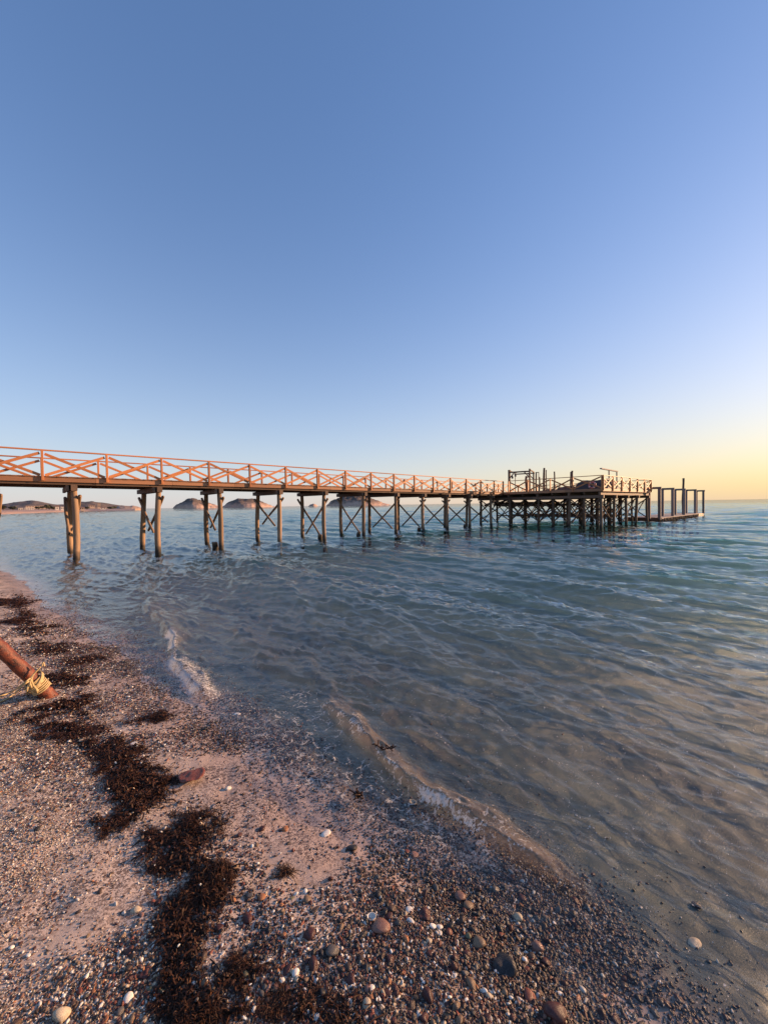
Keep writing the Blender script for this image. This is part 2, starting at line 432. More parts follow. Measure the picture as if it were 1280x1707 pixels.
fs = t.new('ShaderNodeMixShader'); fs.inputs[0].default_value = .35; t.l.new(fd.outputs[0], fs.inputs[1]); t.l.new(ft.outputs[0], fs.inputs[2])
m3 = t.new('ShaderNodeMixShader'); t.l.new(fm, m3.inputs[0]); t.l.new(m2.outputs[0], m3.inputs[1]); t.l.new(fs.outputs[0], m3.inputs[2])
t.l.new(m3.outputs[0], t.out.inputs[0])
M['sea'] = t.m
wm = fast_mesh('sea', np.stack([X, Y, Z], -1)[used], idx[Q[keep]][:, ::-1], M['sea'])
attr(wm, 'depth', np.maximum(Z - G, 0)[used]); attr(wm, 'foam', foam[used]); attr(wm, 'silt', silt[used]); attr(wm, 'dist', R[used]); attr(wm, 'lace', lacem[used])
tag(link(bpy.data.objects.new('sea', wm)), 'rippled clear sea with small breakers rolling onto the beach', None, None, 'structure')
del X, Y, Z, H, R, T, SS, s, G, foam, silt, grp, BR

# ------------------------------------------------------------------ unit timbers (shared meshes; local Z is the length)
def box_mesh(name, mat, jitter=0.0):
    """unit box, z 0..1, cross-section 1x1, with a small chamfer"""
    bm = bmesh.new(); bmesh.ops.create_cube(bm, size=1.0)
    for v in bm.verts: v.co.z += .5
    es = [e for e in bm.edges if abs(e.verts[0].co.z - e.verts[1].co.z) > .5]
    bmesh.ops.bevel(bm, geom=es, offset=.07, segments=1, affect='EDGES')
    m = bpy.data.meshes.new(name); bm.to_mesh(m); bm.free(); m.materials.append(mat); return m

def log_mesh(name, mat, seed, n=10, rings=9, taper=.85):
    r = random.Random(seed); v = []; f = []
    ph = r.uniform(0, 6)
    for i in range(rings):
        z = i / (rings - 1); cx = .16 * math.sin(z * 5 + ph); cy = .16 * math.cos(z * 4 + ph * 1.7)
        for k in range(n):
            a = 6.2832 * k / n; rr = .5 * (1 - (1 - taper) * z) * (1 + r.uniform(-.07, .07))
            v.append((cx + rr * math.cos(a), cy + rr * math.sin(a), z))
    for i in range(rings - 1):
        for k in range(n): f.append((i * n + k, i * n + (k + 1) % n, (i + 1) * n + (k + 1) % n, (i + 1) * n + k))
    f.append(tuple(range(n - 1, -1, -1))); f.append(tuple((rings - 1) * n + k for k in range(n)))
    return mesh(name, v, f, mat, True)

UB = {k: box_mesh('timber_' + k, M[k]) for k in ('rail', 'fascia', 'beam', 'grey', 'pole')}
UL = {k: [log_mesh('log_' + k, M[k], 5 * i + 1) for i in range(4)] for k in ('pile', 'pole', 'shadepile')}

def place(name, m, a, b, w, h, parent, up=(0, 0, 1)):
    """timber from a to b, w = width sideways, h = height along 'up'"""
    a = Vector(a); b = Vector(b); d = b - a; L = d.length; z = d / L
    upv = Vector(up)
    if abs(z.dot(upv)) > .98: upv = Vector((float(PE[0]), float(PE[1]), 0))
    x = upv.cross(z).normalized(); y = z.cross(x)
    o = bpy.data.objects.new(name, m)
    pl = parent.location if parent else Vector((0, 0, 0))
    R = Matrix((x, y, z)).transposed()
    o.matrix_basis = Matrix.Translation(a - pl) @ R.to_4x4() @ Matrix.Diagonal((w, h, L, 1))
    return link(o, parent)

def log(name, a, b, d, parent, kind='pile'):
    return place(name, random.choice(UL[kind]), a, b, d, d, parent)

# ------------------------------------------------------------------ pier frame (s along, d towards the near side)
TH = .7087
PE = np.array([math.cos(TH), math.sin(TH)]); PW = np.array([PE[1], -PE[0]]); P0 = np.array([-12.7657, 14.4123])
def dz(s): return 3.269 - .0099 * s
def pp(s, d, z):
    q = P0 + PE * s + PW * d
    return (float(q[0]), float(q[1]), float(z))
def s_at(px, d, z=0, lo=-6, hi=90):
    for _ in range(50):
        m = (lo + hi) / 2
        if proj(pp(m, d, z))[0] < px: lo = m
        else: hi = m
    return m
def d_at(px, s, z=0, lo=-15, hi=30):
    for _ in range(50):
        m = (lo + hi) / 2
        if proj(pp(s, m, z))[0] < px: lo = m
        else: hi = m
    return m
BAY = 1.9692
FARD = -2.98

def railing(parent, s_or_d_list, fixed, along, posts, hr=1.0, post_w=.135, lo=-.16, mats='rail', side=1, deckz=None, sag=0):
    """posts at the listed positions; diagonal boards crossed in each bay; a thin top rail"""
    pt = (lambda u, dd, z: pp(u, fixed + dd, z)) if along == 's' else (lambda u, dd, z: pp(fixed + dd, u, z))
    L = list(posts)
    zf = deckz if deckz else (lambda u: dz(u) if along == 's' else dz(fixed))
    for u in L:
        j = random.uniform(-.012, .012)
        place('rail_post', UB[mats], pt(u, side * .012, zf(u) + lo), pt(u + j, side * .012, zf(u) + hr - .045), post_w, .075, parent,
              up=(*PE, 0) if along == 's' else (*PW, 0))
    for a, b in zip(L[:-1], L[1:]):
        g = .07 if b > a else -.07
        for o, (za, zb) in ((.052, (.05, hr - .14)), (-.052, (hr - .14, .05))):
            j = random.uniform(-.02, .02)
            place('rail_brace', UB[mats], pt(a + g, side * o * .6, zf(a) + za + j), pt(b - g, side * o * .6, zf(b) + zb + j), .036, .10, parent)
        sg = random.uniform(-.012, .012)
        place('top_rail', UB[mats], pt(a - g * .0, 0, zf(a) + hr - .02), pt(b, 0, zf(b) + hr - .02), .11, .05, parent)

# ------------------------------------------------------------------ the walkway
pier = empty('pier', pp(0, -1.4, 0))
tag(pier, 'long reddish timber walkway on log stilts with crossed railings, reaching out from the beach', 'pier')
posts_s = [BAY * k for k in range(-4, 16)] + [30.93]
railing(pier, None, 0.0, 's', posts_s)
railing(pier, None, FARD, 's', [1.90 + BAY * k for k in range(-5, 15)] + [31.0], side=-1)
near_s = [-5.0, s_at(-5, -.207), .89, 3.81, 6.41, 9.51, 12.35, 15.25, 18.05, 20.72, 23.41, 26.22, 29.35]
far_s = [-5.0, s_at(-18, -2.771), .83, 3.63, 6.53, 9.42, 12.29, 15.29, 17.77, 20.7, 23.4, 26.2, 29.3]
# fascia boards, one per span, butted over the bents
ends = [-9.0] + near_s[0:1] + near_s[2:] + [31.0]
ends = sorted(set([-9.0, -5.5, -2.2, 1.6, 4.35, 7.1, 9.9, 12.7, 15.6, 18.3, 21.0, 23.8, 26.6, 29.4, 31.0]))
for a, b in zip(ends[:-1], ends[1:]):
    for d in (-.035, FARD + .035):
        k = random.uniform(-.006, .006)
        place('fascia_board', UB['fascia'], pp(a + .004, d, dz(a) - .10 + k), pp(b - .004, d, dz(b) - .10 + k), .045, .20, pier)
        place('stringer', UB['beam'], pp(a + .004, d - .10 if d > -1 else d + .10, dz(a) - .235), pp(b - .004, d - .10 if d > -1 else d + .10, dz(b) - .235), .09, .13, pier)
    place('stringer', UB['beam'], pp(a + .004, -1.5, dz(a) - .19), pp(b - .004, -1.5, dz(b) - .19), .09, .2, pier)
# deck boards: only their ends and undersides can be seen from the beach
v = []; f = []
u = -9.0
while u < 30.85:
    k = random.uniform(-.012, .012); w = .145
    z0 = dz(u) - .018 + random.uniform(-.004, .004); i = len(v)
    for (uu, d, zz) in [(u, .03 + k, z0), (u + w, .03 + k, z0), (u + w, FARD - .03 + k, z0), (u, FARD - .03 + k, z0)]:
        q = pp(uu, d, zz); v += [q, (q[0], q[1], q[2] + .034)]
    f += [(i, i + 2, i + 4, i + 6), (i + 1, i + 7, i + 5, i + 3), (i, i + 1, i + 3, i + 2), (i + 2, i + 3, i + 5, i + 4), (i + 4, i + 5, i + 7, i + 6), (i + 6, i + 7, i + 1, i)]
    u += .157
def local(v, p): return [(a - p.location.x, b - p.location.y, c - p.location.z) for a, b, c in v]
dk = link(bpy.data.objects.new('decking', mesh('decking', local(v, pier), f, M['fascia'])), pier); dk['kind'] = 'stuff'

for k, (sn, sf) in enumerate(zip(near_s, far_s)):
    dn, df_ = -.207, -2.771
    zc = dz(sn) - .30
    bed_n = float(ground_z(*pp(sn, dn, 0)[:2])) - .4; bed_f = float(ground_z(*pp(sf, df_, 0)[:2])) - .4
    j = [random.uniform(-.06, .06) for _ in range(4)]
    log('pile', pp(sn + j[0], dn + .05, bed_n), pp(sn, dn, zc - .2 + .03), .25, pier)
    log('pile', pp(sf + j[1], df_ - .05, bed_f), pp(sf, df_, zc - .2 + .03), .25, pier)
    place('cap_beam', UB['beam'], pp(sn + .02, .10, zc - .115), pp(sf + .02, -3.05, zc - .115), .20, .23, pier)
    place('cap_beam', UB['beam'], pp(sn - .19, .02, zc - .125), pp(sf - .19, -2.95, zc - .125), .10, .20, pier)
    zt = zc - .42; zb = .28 if k > 5 else (.95 if k > 1 else .75)
    zb += random.uniform(-.1, .1)
    log('cross_brace', pp(sn + .17, dn + .16, zt), pp(sf + .17, df_ + .2, zb), .125, pier)
    log('cross_brace', pp(sf - .17, df_ - .16, zt), pp(sn - .17, dn - .2, zb), .125, pier)
    if k in (4, 6, 7, 9, 11):   # concrete-clad brace foot just above the water
        log('brace_foot', pp(sn - .17, dn - .25, -.3), pp(sn - .17, dn - .25, .30), .30, pier)

# ------------------------------------------------------------------ pier head platform
SA, SB, DN, DF = 31.0, 42.54, 8.275, -2.98
head = empty('pier_platform', pp(36.5, 2.6, 0))
tag(head, 'broad timber platform on a thicket of braced log stilts at the end of the walkway', 'platform')
zh = dz(SA)
flat = lambda u: zh
side_posts = [SA + (SB - SA) * k / 6 for k in range(7)]
railing(head, None, DN, 's', side_posts, deckz=flat)
front_posts = [.55, 2.37, 4.31, 6.12, DN - .07]
railing(head, None, SA, 'd', front_posts, deckz=flat, side=-1)
railing(head, None, DF, 's', side_posts, deckz=flat, side=-1)
railing(head, None, SB, 'd', [DF + .1 + (DN - DF - .2) * k / 5 for k in range(6)], deckz=flat)
def span(name, m, a, b, w, h, n, par):
    a = np.array(a); b = np.array(b); L = np.linalg.norm(b - a); g = (b - a) / L * .004
    for k in range(n):
        place(name, m, a + (b - a) * k / n + g, a + (b - a) * (k + 1) / n - g, w, h, par)
span('fascia_board', UB['fascia'], pp(SA - .02, DN - .03, zh - .10), pp(SB, DN - .03, zh - .10), .045, .20, 4, head)
span('fascia_board', UB['fascia'], pp(SA - .0, .06, zh - .10), pp(SA, DN - .06, zh - .10), .045, .20, 3, head)
span('fascia_board', UB['fascia'], pp(SB - .03, DF, zh - .10), pp(SB - .03, DN - .06, zh - .10), .045, .20, 3, head)
span('fascia_board', UB['fascia'], pp(SA, DF + .03, zh - .10), pp(SB - .06, DF + .03, zh - .10), .045, .20, 4, head)
gs_ = [31.25, 33.9, 36.6, 39.3, 42.2]; gd = [8.02, 5.75, 3.15, .45, -2.6]
for d in gd: span('stringer', UB['beam'], pp(SA + .06, d, zh - .34), pp(SB - .06, d, zh - .34), .16, .26, 2, head)
for d in (6.9, 4.4, 1.8, -1.0): span('stringer', UB['beam'], pp(SA + .06, d, zh - .30), pp(SB - .06, d, zh - .30), .07, .2, 2, head)
for sg in gs_: span('cap_beam', UB['beam'], pp(sg, DF + .1, zh - .58), pp(sg, DN - .02, zh - .58), .18, .22, 2, head)
v = []; f = []; u = SA + .01
while u < SB - .15:
    z0 = zh - .02 + random.uniform(-.004, .004); i = len(v)
    for (uu, d) in [(u, DN - .06), (u + .145, DN - .06), (u + .145, DF + .06), (u, DF + .06)]:
        q = pp(uu, d, z0); v += [q, (q[0], q[1], q[2] + .034)]
    f += [(i, i + 2, i + 4, i + 6), (i + 1, i + 7, i + 5, i + 3), (i, i + 1, i + 3, i + 2), (i + 2, i + 3, i + 5, i + 4), (i + 4, i + 5, i + 7, i + 6), (i + 6, i + 7, i + 1, i)]
    u += .157
dk = link(bpy.data.objects.new('decking', mesh('decking', local(v, head), f, M['beam'])), head); dk['kind'] = 'stuff'
for a, sg in enumerate(gs_):
    for b, d in enumerate(gd):
        q = pp(sg, d, 0); zb = float(ground_z(q[0], q[1])) - .4
        log('pile', pp(sg + random.uniform(-.1, .1), d + random.uniform(-.1, .1), max(zb, -2.2)), pp(sg, d, zh - .46), random.uniform(.21, .27), head, 'shadepile')
        if b < 4:
            zt, zl = zh - .75, random.uniform(.15, .45)
            e = gd[b + 1]
            log('cross_brace', pp(sg - .16, d, zt), pp(sg - .16, e, zl), .10, head, 'pole')
            log('cross_brace', pp(sg + .16, e, zt), pp(sg + .16, d, zl), .10, head, 'pole')
        if a < 4:
            zt, zl = zh - .8, random.uniform(.15, .45); e = gs_[a + 1]
            if not (b == 0 and a > 0): log('cross_brace', pp(sg, d - .16, zt), pp(e, d - .16, zl), .10, head, 'pole')
            log('cross_brace', pp(e, d + (.16 if b else -.2), zt if not (b == 0) else zt - .1), pp(sg, d + (.16 if b else -.2), zl), .10, head, 'pole')
    for d in (4.35, 6.8, -1.0):
        if d < 0 and a == 0: continue
        q_ = pp(sg, d, 0); zb = max(float(ground_z(q_[0], q_[1])) - .4, -2.2)
        log('pile', pp(sg + random.uniform(-.1, .1) + .12, d, zb), pp(sg + .1, d, zh - .46), random.uniform(.17, .22), head, 'shadepile')
    if a in (1, 2, 3):
        place('girt', UB['beam'], pp(sg + .2, DF + .3, 1.75), pp(sg + .2, 3.2, 1.75), .08, .2, head)
        place('girt', UB['beam'], pp(sg + .1, DF + .3, .75), pp(sg + .1, 7.6, .75), .08, .12, head)
for d in (-2.6, .6): place('girt', UB['beam'], pp(33.5, d, 1.95), pp(40.5, d, 1.95), .09, .26, head)

# stair going down from the far side of the platform
st = empty('gangway', pp(38, -3.4, 0)); tag(st, 'dark sloping gangway hanging below the far side of the platform', 'gangway')
for d in (-3.2, -4.3): place('stringer', UB['beam'], pp(34.3, d, 1.75), pp(38.6, d, 2.75), .06, .20, st)
for k in range(12): 
    q = k / 11; place('tread', UB['beam'], pp(34.4 + 4.1 * q, -3.24, 1.87 + .96 * q), pp(34.4 + 4.1 * q, -4.26, 1.87 + .96 * q), .22, .035, st)

# ------------------------------------------------------------------ things standing on the platform
def pt_at(px, d=None, s=None, z=0):
    return (s_at(px, d, z), d) if d is not None else (s, d_at(px, s, z))
def z_at(px, py, s, d):
    """height of the point above (s,d) that shows at row py"""
    lo, hi = 0, 12
    for _ in range(40):
        m = (lo + hi) / 2
        if proj(pp(s, d, m))[1] > py: lo = m
        else: hi = m
    return m

zd = zh + .015
# entrance gateway with four posts
gate = empty('gateway', pp(32.5, -.5, zd)); tag(gate, 'open four post gateway frame with corner braces where walkway meets platform', 'gateway')
g1 = pt_at(849, s=31.6, z=zd); g2 = pt_at(883, s=31.9, z=zd); g3 = pt_at(859, s=34.2, z=zd); g4 = pt_at(889.5, s=34.6, z=zd)
ztop = z_at(849, 785.5, *g1)
for (a, b, w, ex) in ((*g1, .17, .12), (*g2, .11, .1), (*g3, .05, -.2), (*g4, .11, 0)):
    place('post', UB['pole'], pp(a, b, zd), pp(a, b, ztop + ex), w, w, gate)
place('beam', UB['pole'], pp(g1[0] + .1, g1[1], ztop - .1), pp(g2[0] + .05, g2[1], ztop - .12), .08, .12, gate)
place('beam', UB['pole'], pp(g3[0], g3[1] - .1, ztop - .1), pp(g4[0], g4[1] + .1, ztop - .1), .08, .11, gate)
place('beam', UB['pole'], pp(g2[0], g2[1] + .05, ztop - .02), pp(g4[0], g4[1] + .05, ztop - .02), .08, .11, gate)
place('beam', UB['pole'], pp(g1[0] + .1, g1[1] + .06, ztop + .0), pp(g3[0], g3[1] + .06, ztop - .0), .05, .09, gate)
for (a, b), sg in ((g1, 1), (g2, -1), (g4, -1)):
    place('knee_brace', UB['pole'], pp(a, b + sg * .05, ztop - .62), pp(a, b + sg * .52, ztop - .14), .06, .08, gate)
place('aerial', UB['grey'], pp(g3[0], g3[1], ztop + .02), pp(g3[0], g3[1] + .62, ztop + .1), .03, .03, gate)

def lathe(name, prof, n, mat, smooth=True):
    v = []; f = []
    for (r, z) in prof:
        for k in range(n): v.append((r * math.cos(6.2832 * k / n), r * math.sin(6.2832 * k / n), z))
    for i in range(len(prof) - 1):
        for k in range(n): f.append((i * n + k, i * n + (k + 1) % n, (i + 1) * n + (k + 1) % n, (i + 1) * n + k))
    return mesh(name, v, f, mat, smooth)

def flat_mat(name, c, rough=.6, metal=0, var=.25, sc=12):
    t = NT(name); P = t.coord('Object'); n = t.noise(P, sc, 5, .65)
    col = t.ramp(n, [(.3, tuple(x * (1 - var) for x in c)), (.7, tuple(min(1, x * (1 + var)) for x in c))])
    t.b.inputs['Metallic'].default_value = metal
    return t.done(col, t.math('MULTIPLY_ADD', n, .3, rough - .15), t.bump(n, .3, .01))
M['iron'] = flat_mat('dark_iron', (.05, .04, .038), .6)
M['tarp'] = flat_mat('dark_tarpaulin', (.055, .048, .048), .75, sc=3)
M['pinkring'] = flat_mat('faded_red_ring', (.45, .16, .14), .6)
M['ringband'] = flat_mat('pale_band', (.65, .6, .55), .7)

lamp_m = lathe('shade', [(.0, .13), (.03, .12), (.05, .06), (.085, .0), (.09, -.12), (.05, -.16), (.0, -.17)], 10, M['iron'])
for i, (px, py, where) in enumerate([(854, 795, 'left, lower of the two lanterns hanging in the gateway'), (859.2, 791.8, 'right, higher of the two lanterns hanging in the gateway')]):
    a, b = pt_at(px, s=32.2 + i * 1.2, z=4)
    zl = z_at(px, py, a, b)
    r = empty('hanging_lantern', pp(a, b, zl)); tag(r, 'small dark lantern, ' + where, 'lantern', 'lanterns in the gateway')
    link(bpy.data.objects.new('shade', lamp_m), r)
    place('cord', UB['pole'], pp(a, b, zl + .12), pp(a, b, ztop - .05), .02, .02, r)

def pole_thing(px, py, w, s, label, extra=None, name='mooring_pole', round_=True, z0=None, d=None):
    a, b = pt_at(px, s=s, z=3.4)
    zt = z_at(px, py, a, b)
    r = empty(name, pp(a, b, zd if z0 is None else z0)); tag(r, label, 'pole', 'poles standing up from the platform')
    (log('shaft', pp(a, b, zd if z0 is None else z0), pp(a, b, zt), w, r, 'pole') if round_ else place('shaft', UB['pole'], pp(a, b, zd), pp(a, b, zt), w, w, r))
    if extra: extra(r, a, b, zt)
    return a, b, zt
pole_thing(877.5, 793.5, .22, 31.5, 'short thick post with a stub arm just behind the front railing', lambda r, a, b, z: place('stub_arm', UB['pole'], pp(a, b + .05, z - .1), pp(a, b + .32, z - .1), .08, .08, r))
pole_thing(893.5, 787, .14, 33.0, 'pole with a small hook at its top, right of the gateway', lambda r, a, b, z: (place('hook', UB['pole'], pp(a, b, z - .03), pp(a, b + .28, z - .03), .06, .06, r), place('hook', UB['pole'], pp(a, b + .25, z - .06), pp(a, b + .25, z - .6), .05, .05, r)))
pole_thing(899, 795, .15, 34.0, 'short bare pole between the hooked pole and the tall pair')
A1 = pole_thing(906.8, 780, .19, 31.8, 'tallest pole on the platform, thicker one of a close pair')
def rungs(r, a, b, z):
    for q in (.35, .9): place('rung', UB['pole'], pp(a, b - .3, z - .45 - q), pp(a, b, z - .45 - q), .07, .07, r)
pole_thing(910.6, 783.2, .10, 31.8, 'thin pole tied by rungs to the tallest pole', rungs)
pole_thing(924, 786, .13, 32.4, 'lone pole halfway along the front railing')
pole_thing(951.2, 786.6, .12, 32.2, 'thinner pole of the close pair beside the dark heap')
pole_thing(954, 784.6, .18, 31.4, 'thicker pole of the close pair beside the dark heap')

# dark covered heap by the corner, low clutter
def lump(name, fp, hs, mat, label, cat, seed, n=18):
    """a draped pile: footprint in (s,d), height field hs(u,v)"""
    (s0, s1), (d0, d1) = fp
    r = np.random.default_rng(seed); v = []; f = []
    c = pp((s0 + s1) / 2, (d0 + d1) / 2, zd)
    for i in range(n + 1):
        for j in range(n + 1):
            u, w = i / n, j / n
            rim = min(1, min(u, 1 - u) * 9) * min(1, min(w, 1 - w) * 9)
            z = hs(u, w) * rim + (r.uniform(-.03, .03) if rim > 0 else 0)
            q = pp(s0 + (s1 - s0) * u, d0 + (d1 - d0) * w, zd + max(z, 0.0))
            v.append((q[0] - c[0], q[1] - c[1], q[2] - c[2]))
    for i in range(n):
        for j in range(n): f.append((i * (n + 1) + j, (i + 1) * (n + 1) + j, (i + 1) * (n + 1) + j + 1, i * (n + 1) + j + 1))
    o = link(bpy.data.objects.new(name, mesh(name, v, f, mat, False))); o.location = c
    return tag(o, label, cat)
dl = d_at(962, 33.2, 3.2); dr_ = 8.0
lump('covered_heap', ((32.2, 35.4), (dl, dr_)), lambda u, w: (.38 + .42 * min(1, w * 3.2)) * (1 - .25 * abs(u - .5)) + .06 * math.sin(7 * w + 3 * u), M['tarp'],
     'dark tarpaulin covered heap filling the platform corner', 'heap', 3)
lump('timber_heap', ((32.0, 34.4), (d_at(930, 32.5, 3.2), d_at(955, 32.5, 3.2))), lambda u, w: .28 + .12 * math.sin(9 * w + 2) * math.cos(5 * u), M['beam'],
     'low untidy heap of timber between the front poles', 'heap', 4)
lump('net_heap', ((35.5, 37.5), (d_at(905, 36.0, 3.2), d_at(928, 36.0, 3.2))), lambda u, w: .22 + .10 * math.sin(11 * w) * math.cos(7 * u), M['tarp'],
     'low dark heap far back on the platform behind the tallest pole', 'heap', 5)
ring = bpy.data.meshes.new('ring'); bm = bmesh.new()
def torus(R, r, n=20, k=8, a0=0, a1=6.2832, closed=True):
    v = []; f = []; m = n if closed else n + 1
    for i in range(m):
        a = a0 + (a1 - a0) * i / n
        for j in range(k):
            b = 6.2832 * j / k; v.append(((R + r * math.cos(b)) * math.cos(a), (R + r * math.cos(b)) * math.sin(a), r * math.sin(b)))
    for i in range(n):
        for j in range(k):
            f.append((i * k + j, ((i + 1) % m) * k + j, ((i + 1) % m) * k + (j + 1) % k, i * k + (j + 1) % k))
    return v, f
bm.free()
lr = empty('life_ring', (0, 0, 0))
a, b = 31.75, d_at(987, 31.75, 3.2)
lr.location = pp(a, b, zd + .30)
lr.rotation_euler = (Vector((-PE[0], -PE[1], .25))).to_track_quat('Z', 'Y').to_euler()
tag(lr, 'faded red life ring leaning against the dark covered heap', 'life ring')
link(bpy.data.objects.new('ring', mesh('ring', *torus(.23, .07), M['pinkring'], True)), lr)
for k in range(4):
    a = k * 1.5708 + .5
    link(bpy.data.objects.new('band', mesh('band', *torus(.23, .074, 3, 8, a, a + .35, False), M['ringband'], True)), lr)
# long bar on two posts above the corner
fr_ = empty('bar_frame', pp(35, 7, zd)); tag(fr_, 'thin horizontal bar on two posts above the platform corner railing', 'frame')
a1 = pt_at(1015, s=34.0, z=4); a2 = pt_at(1028, s=36.2, z=4)
zt = z_at(1015, 784.6, *a1)
for a, b in (a1, a2): place('post', UB['grey'], pp(a, b, zd), pp(a, b, zt - .0), .08, .08, fr_)
e = np.array(a2) - np.array(a1); q0 = np.array(a1) - e * .95; q1 = np.array(a2) + e * .05
place('bar', UB['grey'], pp(*q0, zt + .06), pp(*q1, zt + .06), .16, .09, fr_)

# ------------------------------------------------------------------ landing dock with portal frames
dock = empty('landing_dock', pp(50, 7.2, 0)); tag(dock, 'low grey landing dock on the water beyond the platform', 'dock')
D0, D1 = d_at(1044, 43.5, .3), 8.9
for k in range(6):
    w = (D1 - D0) / 6; place('deck_beam', UB['grey'], pp(43.5, D0 + w * (k + .5), .34), pp(57.2, D0 + w * (k + .5), .34), w - .02, .14, dock)
place('end_board', UB['beam'], pp(43.44, D0, .15), pp(43.44, D1, .15), .08, .46, dock)
for k in range(13):
    a = 43.55 + k * 1.05
    place('side_board', UB['fascia'], pp(a, D1 + .05, .14 + random.uniform(-.05, .05)), pp(a + 1.02, D1 + .05, .15 + random.uniform(-.05, .05)), .09, random.uniform(.26, .42), dock)
    for q in range(2): log('fender', pp(a + .25 + .5 * q, D1 + .13, -.15), pp(a + .25 + .5 * q, D1 + .13, .36), .14, dock)
for k in range(5):
    for d in (D0 + .3, D1 - .35): log('pile', pp(44.2 + 3.1 * k, d, -2.3), pp(44.2 + 3.1 * k, d, .26), .28, dock)
d2 = empty('dock_section', pp(60.5, 8, 0)); tag(d2, 'short separate end piece of the landing dock under the farthest portal', 'dock')
for k in range(3): place('deck_beam', UB['grey'], pp(58.6, 6.2 + k * .95, .30), pp(62.5, 6.2 + k * .95, .30), .93, .14, d2)
place('side_board', UB['fascia'], pp(59.8, 8.66, .16), pp(62.5, 8.66, .16), .08, .3, d2)
for a in (59.2, 62):
    for d in (6.2, 8.2): log('pile', pp(a, d, -2.4), pp(a, d, .22), .26, d2)
M['portal'] = wood('grey_portal_timber', (.20, .155, .135), (.26, .21, .185), (.12, .095, .082), .78, tide=True)
UB['portal'] = box_mesh('timber_portal', M['portal'])
pinfo = [(1099, 811.5, 1082, 'nearest of the grey portal frames, touching the platform end'), (1121, 813, 1104.5, 'second grey portal frame out from the platform'),
         (1140, 814.3, 1125.5, 'third grey portal frame, the one below the tall mast'), (1158.5, 815.5, 1144, 'fourth grey portal frame out from the platform'),
         (1172.3, 816.8, 1161, 'farthest and smallest of the grey portal frames')]
for px, py, pl, lab in pinfo:
    dd = D1 - .12 if px < 1150 else 8.3
    a = s_at(px, dd, 1.5); zt = z_at(px, py, a, dd); b = d_at(pl, a, 1.5)
    r = empty('portal_frame', pp(a, dd, .4)); tag(r, lab, 'portal frame', 'portal frames along the landing dock')
    place('post', UB['portal'], pp(a, dd, .2), pp(a, dd, zt - .19), .23, .18, r)
    place('post', UB['portal'], pp(a, b, .2), pp(a, b, zt - .19), .21, .18, r)
    place('lintel', UB['portal'], pp(a, dd + .16, zt - .10), pp(a, b - .16, zt - .10), .20, .20, r)
a = s_at(1137.5, D1 - .5, 1.5); zt = z_at(1137.5, 797, a, D1 - .5)
ms = log('mast', pp(a + .3, D1 - .5, .3), pp(a + .3, D1 - .5, zt), .24, None, 'pole')
tag(ms, 'tall dark mast rising behind the third portal frame', 'mast')

# small channel marks out on the water behind the walkway: a low sand spit
# ------------------------------------------------------------------ far land
def land_mat(name, c_top, c_mid, c_cliff, zc, sc):
    t = NT(name); P = t.coord('Position')
    z = t.sep(t.new('ShaderNodeNewGeometry').outputs['Position'])[2]
    n = t.noise(P, sc, 6, .65); n2 = t.noise(P, sc * 5, 4, .7)
    col = t.ramp(n, [(.35, c_top), (.6, c_mid)])
    col = t.mix(t.rng(n2, .5, .62, 0, .7), col, tuple(x * .45 for x in c_top))
    zz = t.math('ADD', t.math('DIVIDE', z, zc), t.math('MULTIPLY_ADD', n, 2.4, -1.2))
    col = t.mix(t.rng(zz, .1, 1.4, 1, 0), col, t.mix(n2, c_cliff, tuple(x * .5 for x in c_cliff)))
    return t.done(col, .95, t.bump(n2, .8, 3.0))
M['island'] = land_mat('island_rock_and_scrub', (.085, .060, .045), (.15, .105, .075), (.70, .46, .33), 17, .035)
M['headland'] = land_mat('headland_scrub', (.105, .082, .070), (.15, .11, .09), (.33, .22, .16), 4, .02)
M['headrock'] = land_mat('headland_rock', (.36, .24, .17), (.42, .28, .20), (.50, .34, .25), 8, .05)

def island(name, prof, D, depth, mat, label, base=None, seed=0, nu=90, nv=26, rough=1.0, cliff=.32, kind='structure'):
    """prof: (px, py of the skyline); rises from the water at distance D, with real depth behind and in front"""
    prof = np.array(prof, float); r = np.random.default_rng(seed)
    u = np.linspace(prof[0, 0], prof[-1, 0], nu)
    top = np.interp(u, prof[:, 0], prof[:, 1])
    V = []
    for i in range(nu):
        dr0 = ray(u[i], 845.0)
        hd = dr0[:2] / np.hypot(*dr0[:2])
        dt = ray(u[i], top[i]); slope = dt[2] / np.hypot(*dt[:2])
        hgt = CAM_H + slope * D
        for j in range(nv):
            w = j / (nv - 1) * 2 - 1
            edge = math.sin(math.pi * i / (nu - 1)) ** .5 if 0 < i < nu - 1 else .03
            q = D + w * depth * .5 * max(edge, .05)
            aw = abs(w)
            sh = (1 - aw ** 1.5) * (1 - cliff) + cliff * (1 - max(0, (aw - .82) / .18))
            px, py = hd * q
            V.append([px, py, max(hgt, .5) * sh - (1.5 if aw > .99 else 0)])
    V = np.array(V)
    mx = V[:, 2].max()
    nn = vnoise(V[:, 0], V[:, 1], 60 / D, seed + 5, 3) + .45 * vnoise(V[:, 0], V[:, 1], 260 / D, seed + 6, 2)
    W_ = np.tile(np.linspace(-1, 1, nv), nu)
    V[:, 2] += nn * mx * .10 * rough * np.where(np.abs(W_) > .12, 1.3, .45) * (np.abs(W_) < .99) * (V[:, 2] > 0)
    i = np.arange(nu - 1)[:, None] * nv + np.arange(nv - 1)[None, :]
    Q = np.stack([i, i + nv, i + nv + 1, i + 1], -1).reshape(-1, 4)
    o = link(bpy.data.objects.new(name, fast_mesh(name, V, Q[:, ::-1], mat, False)))
    return tag(o, label, None, None, kind)

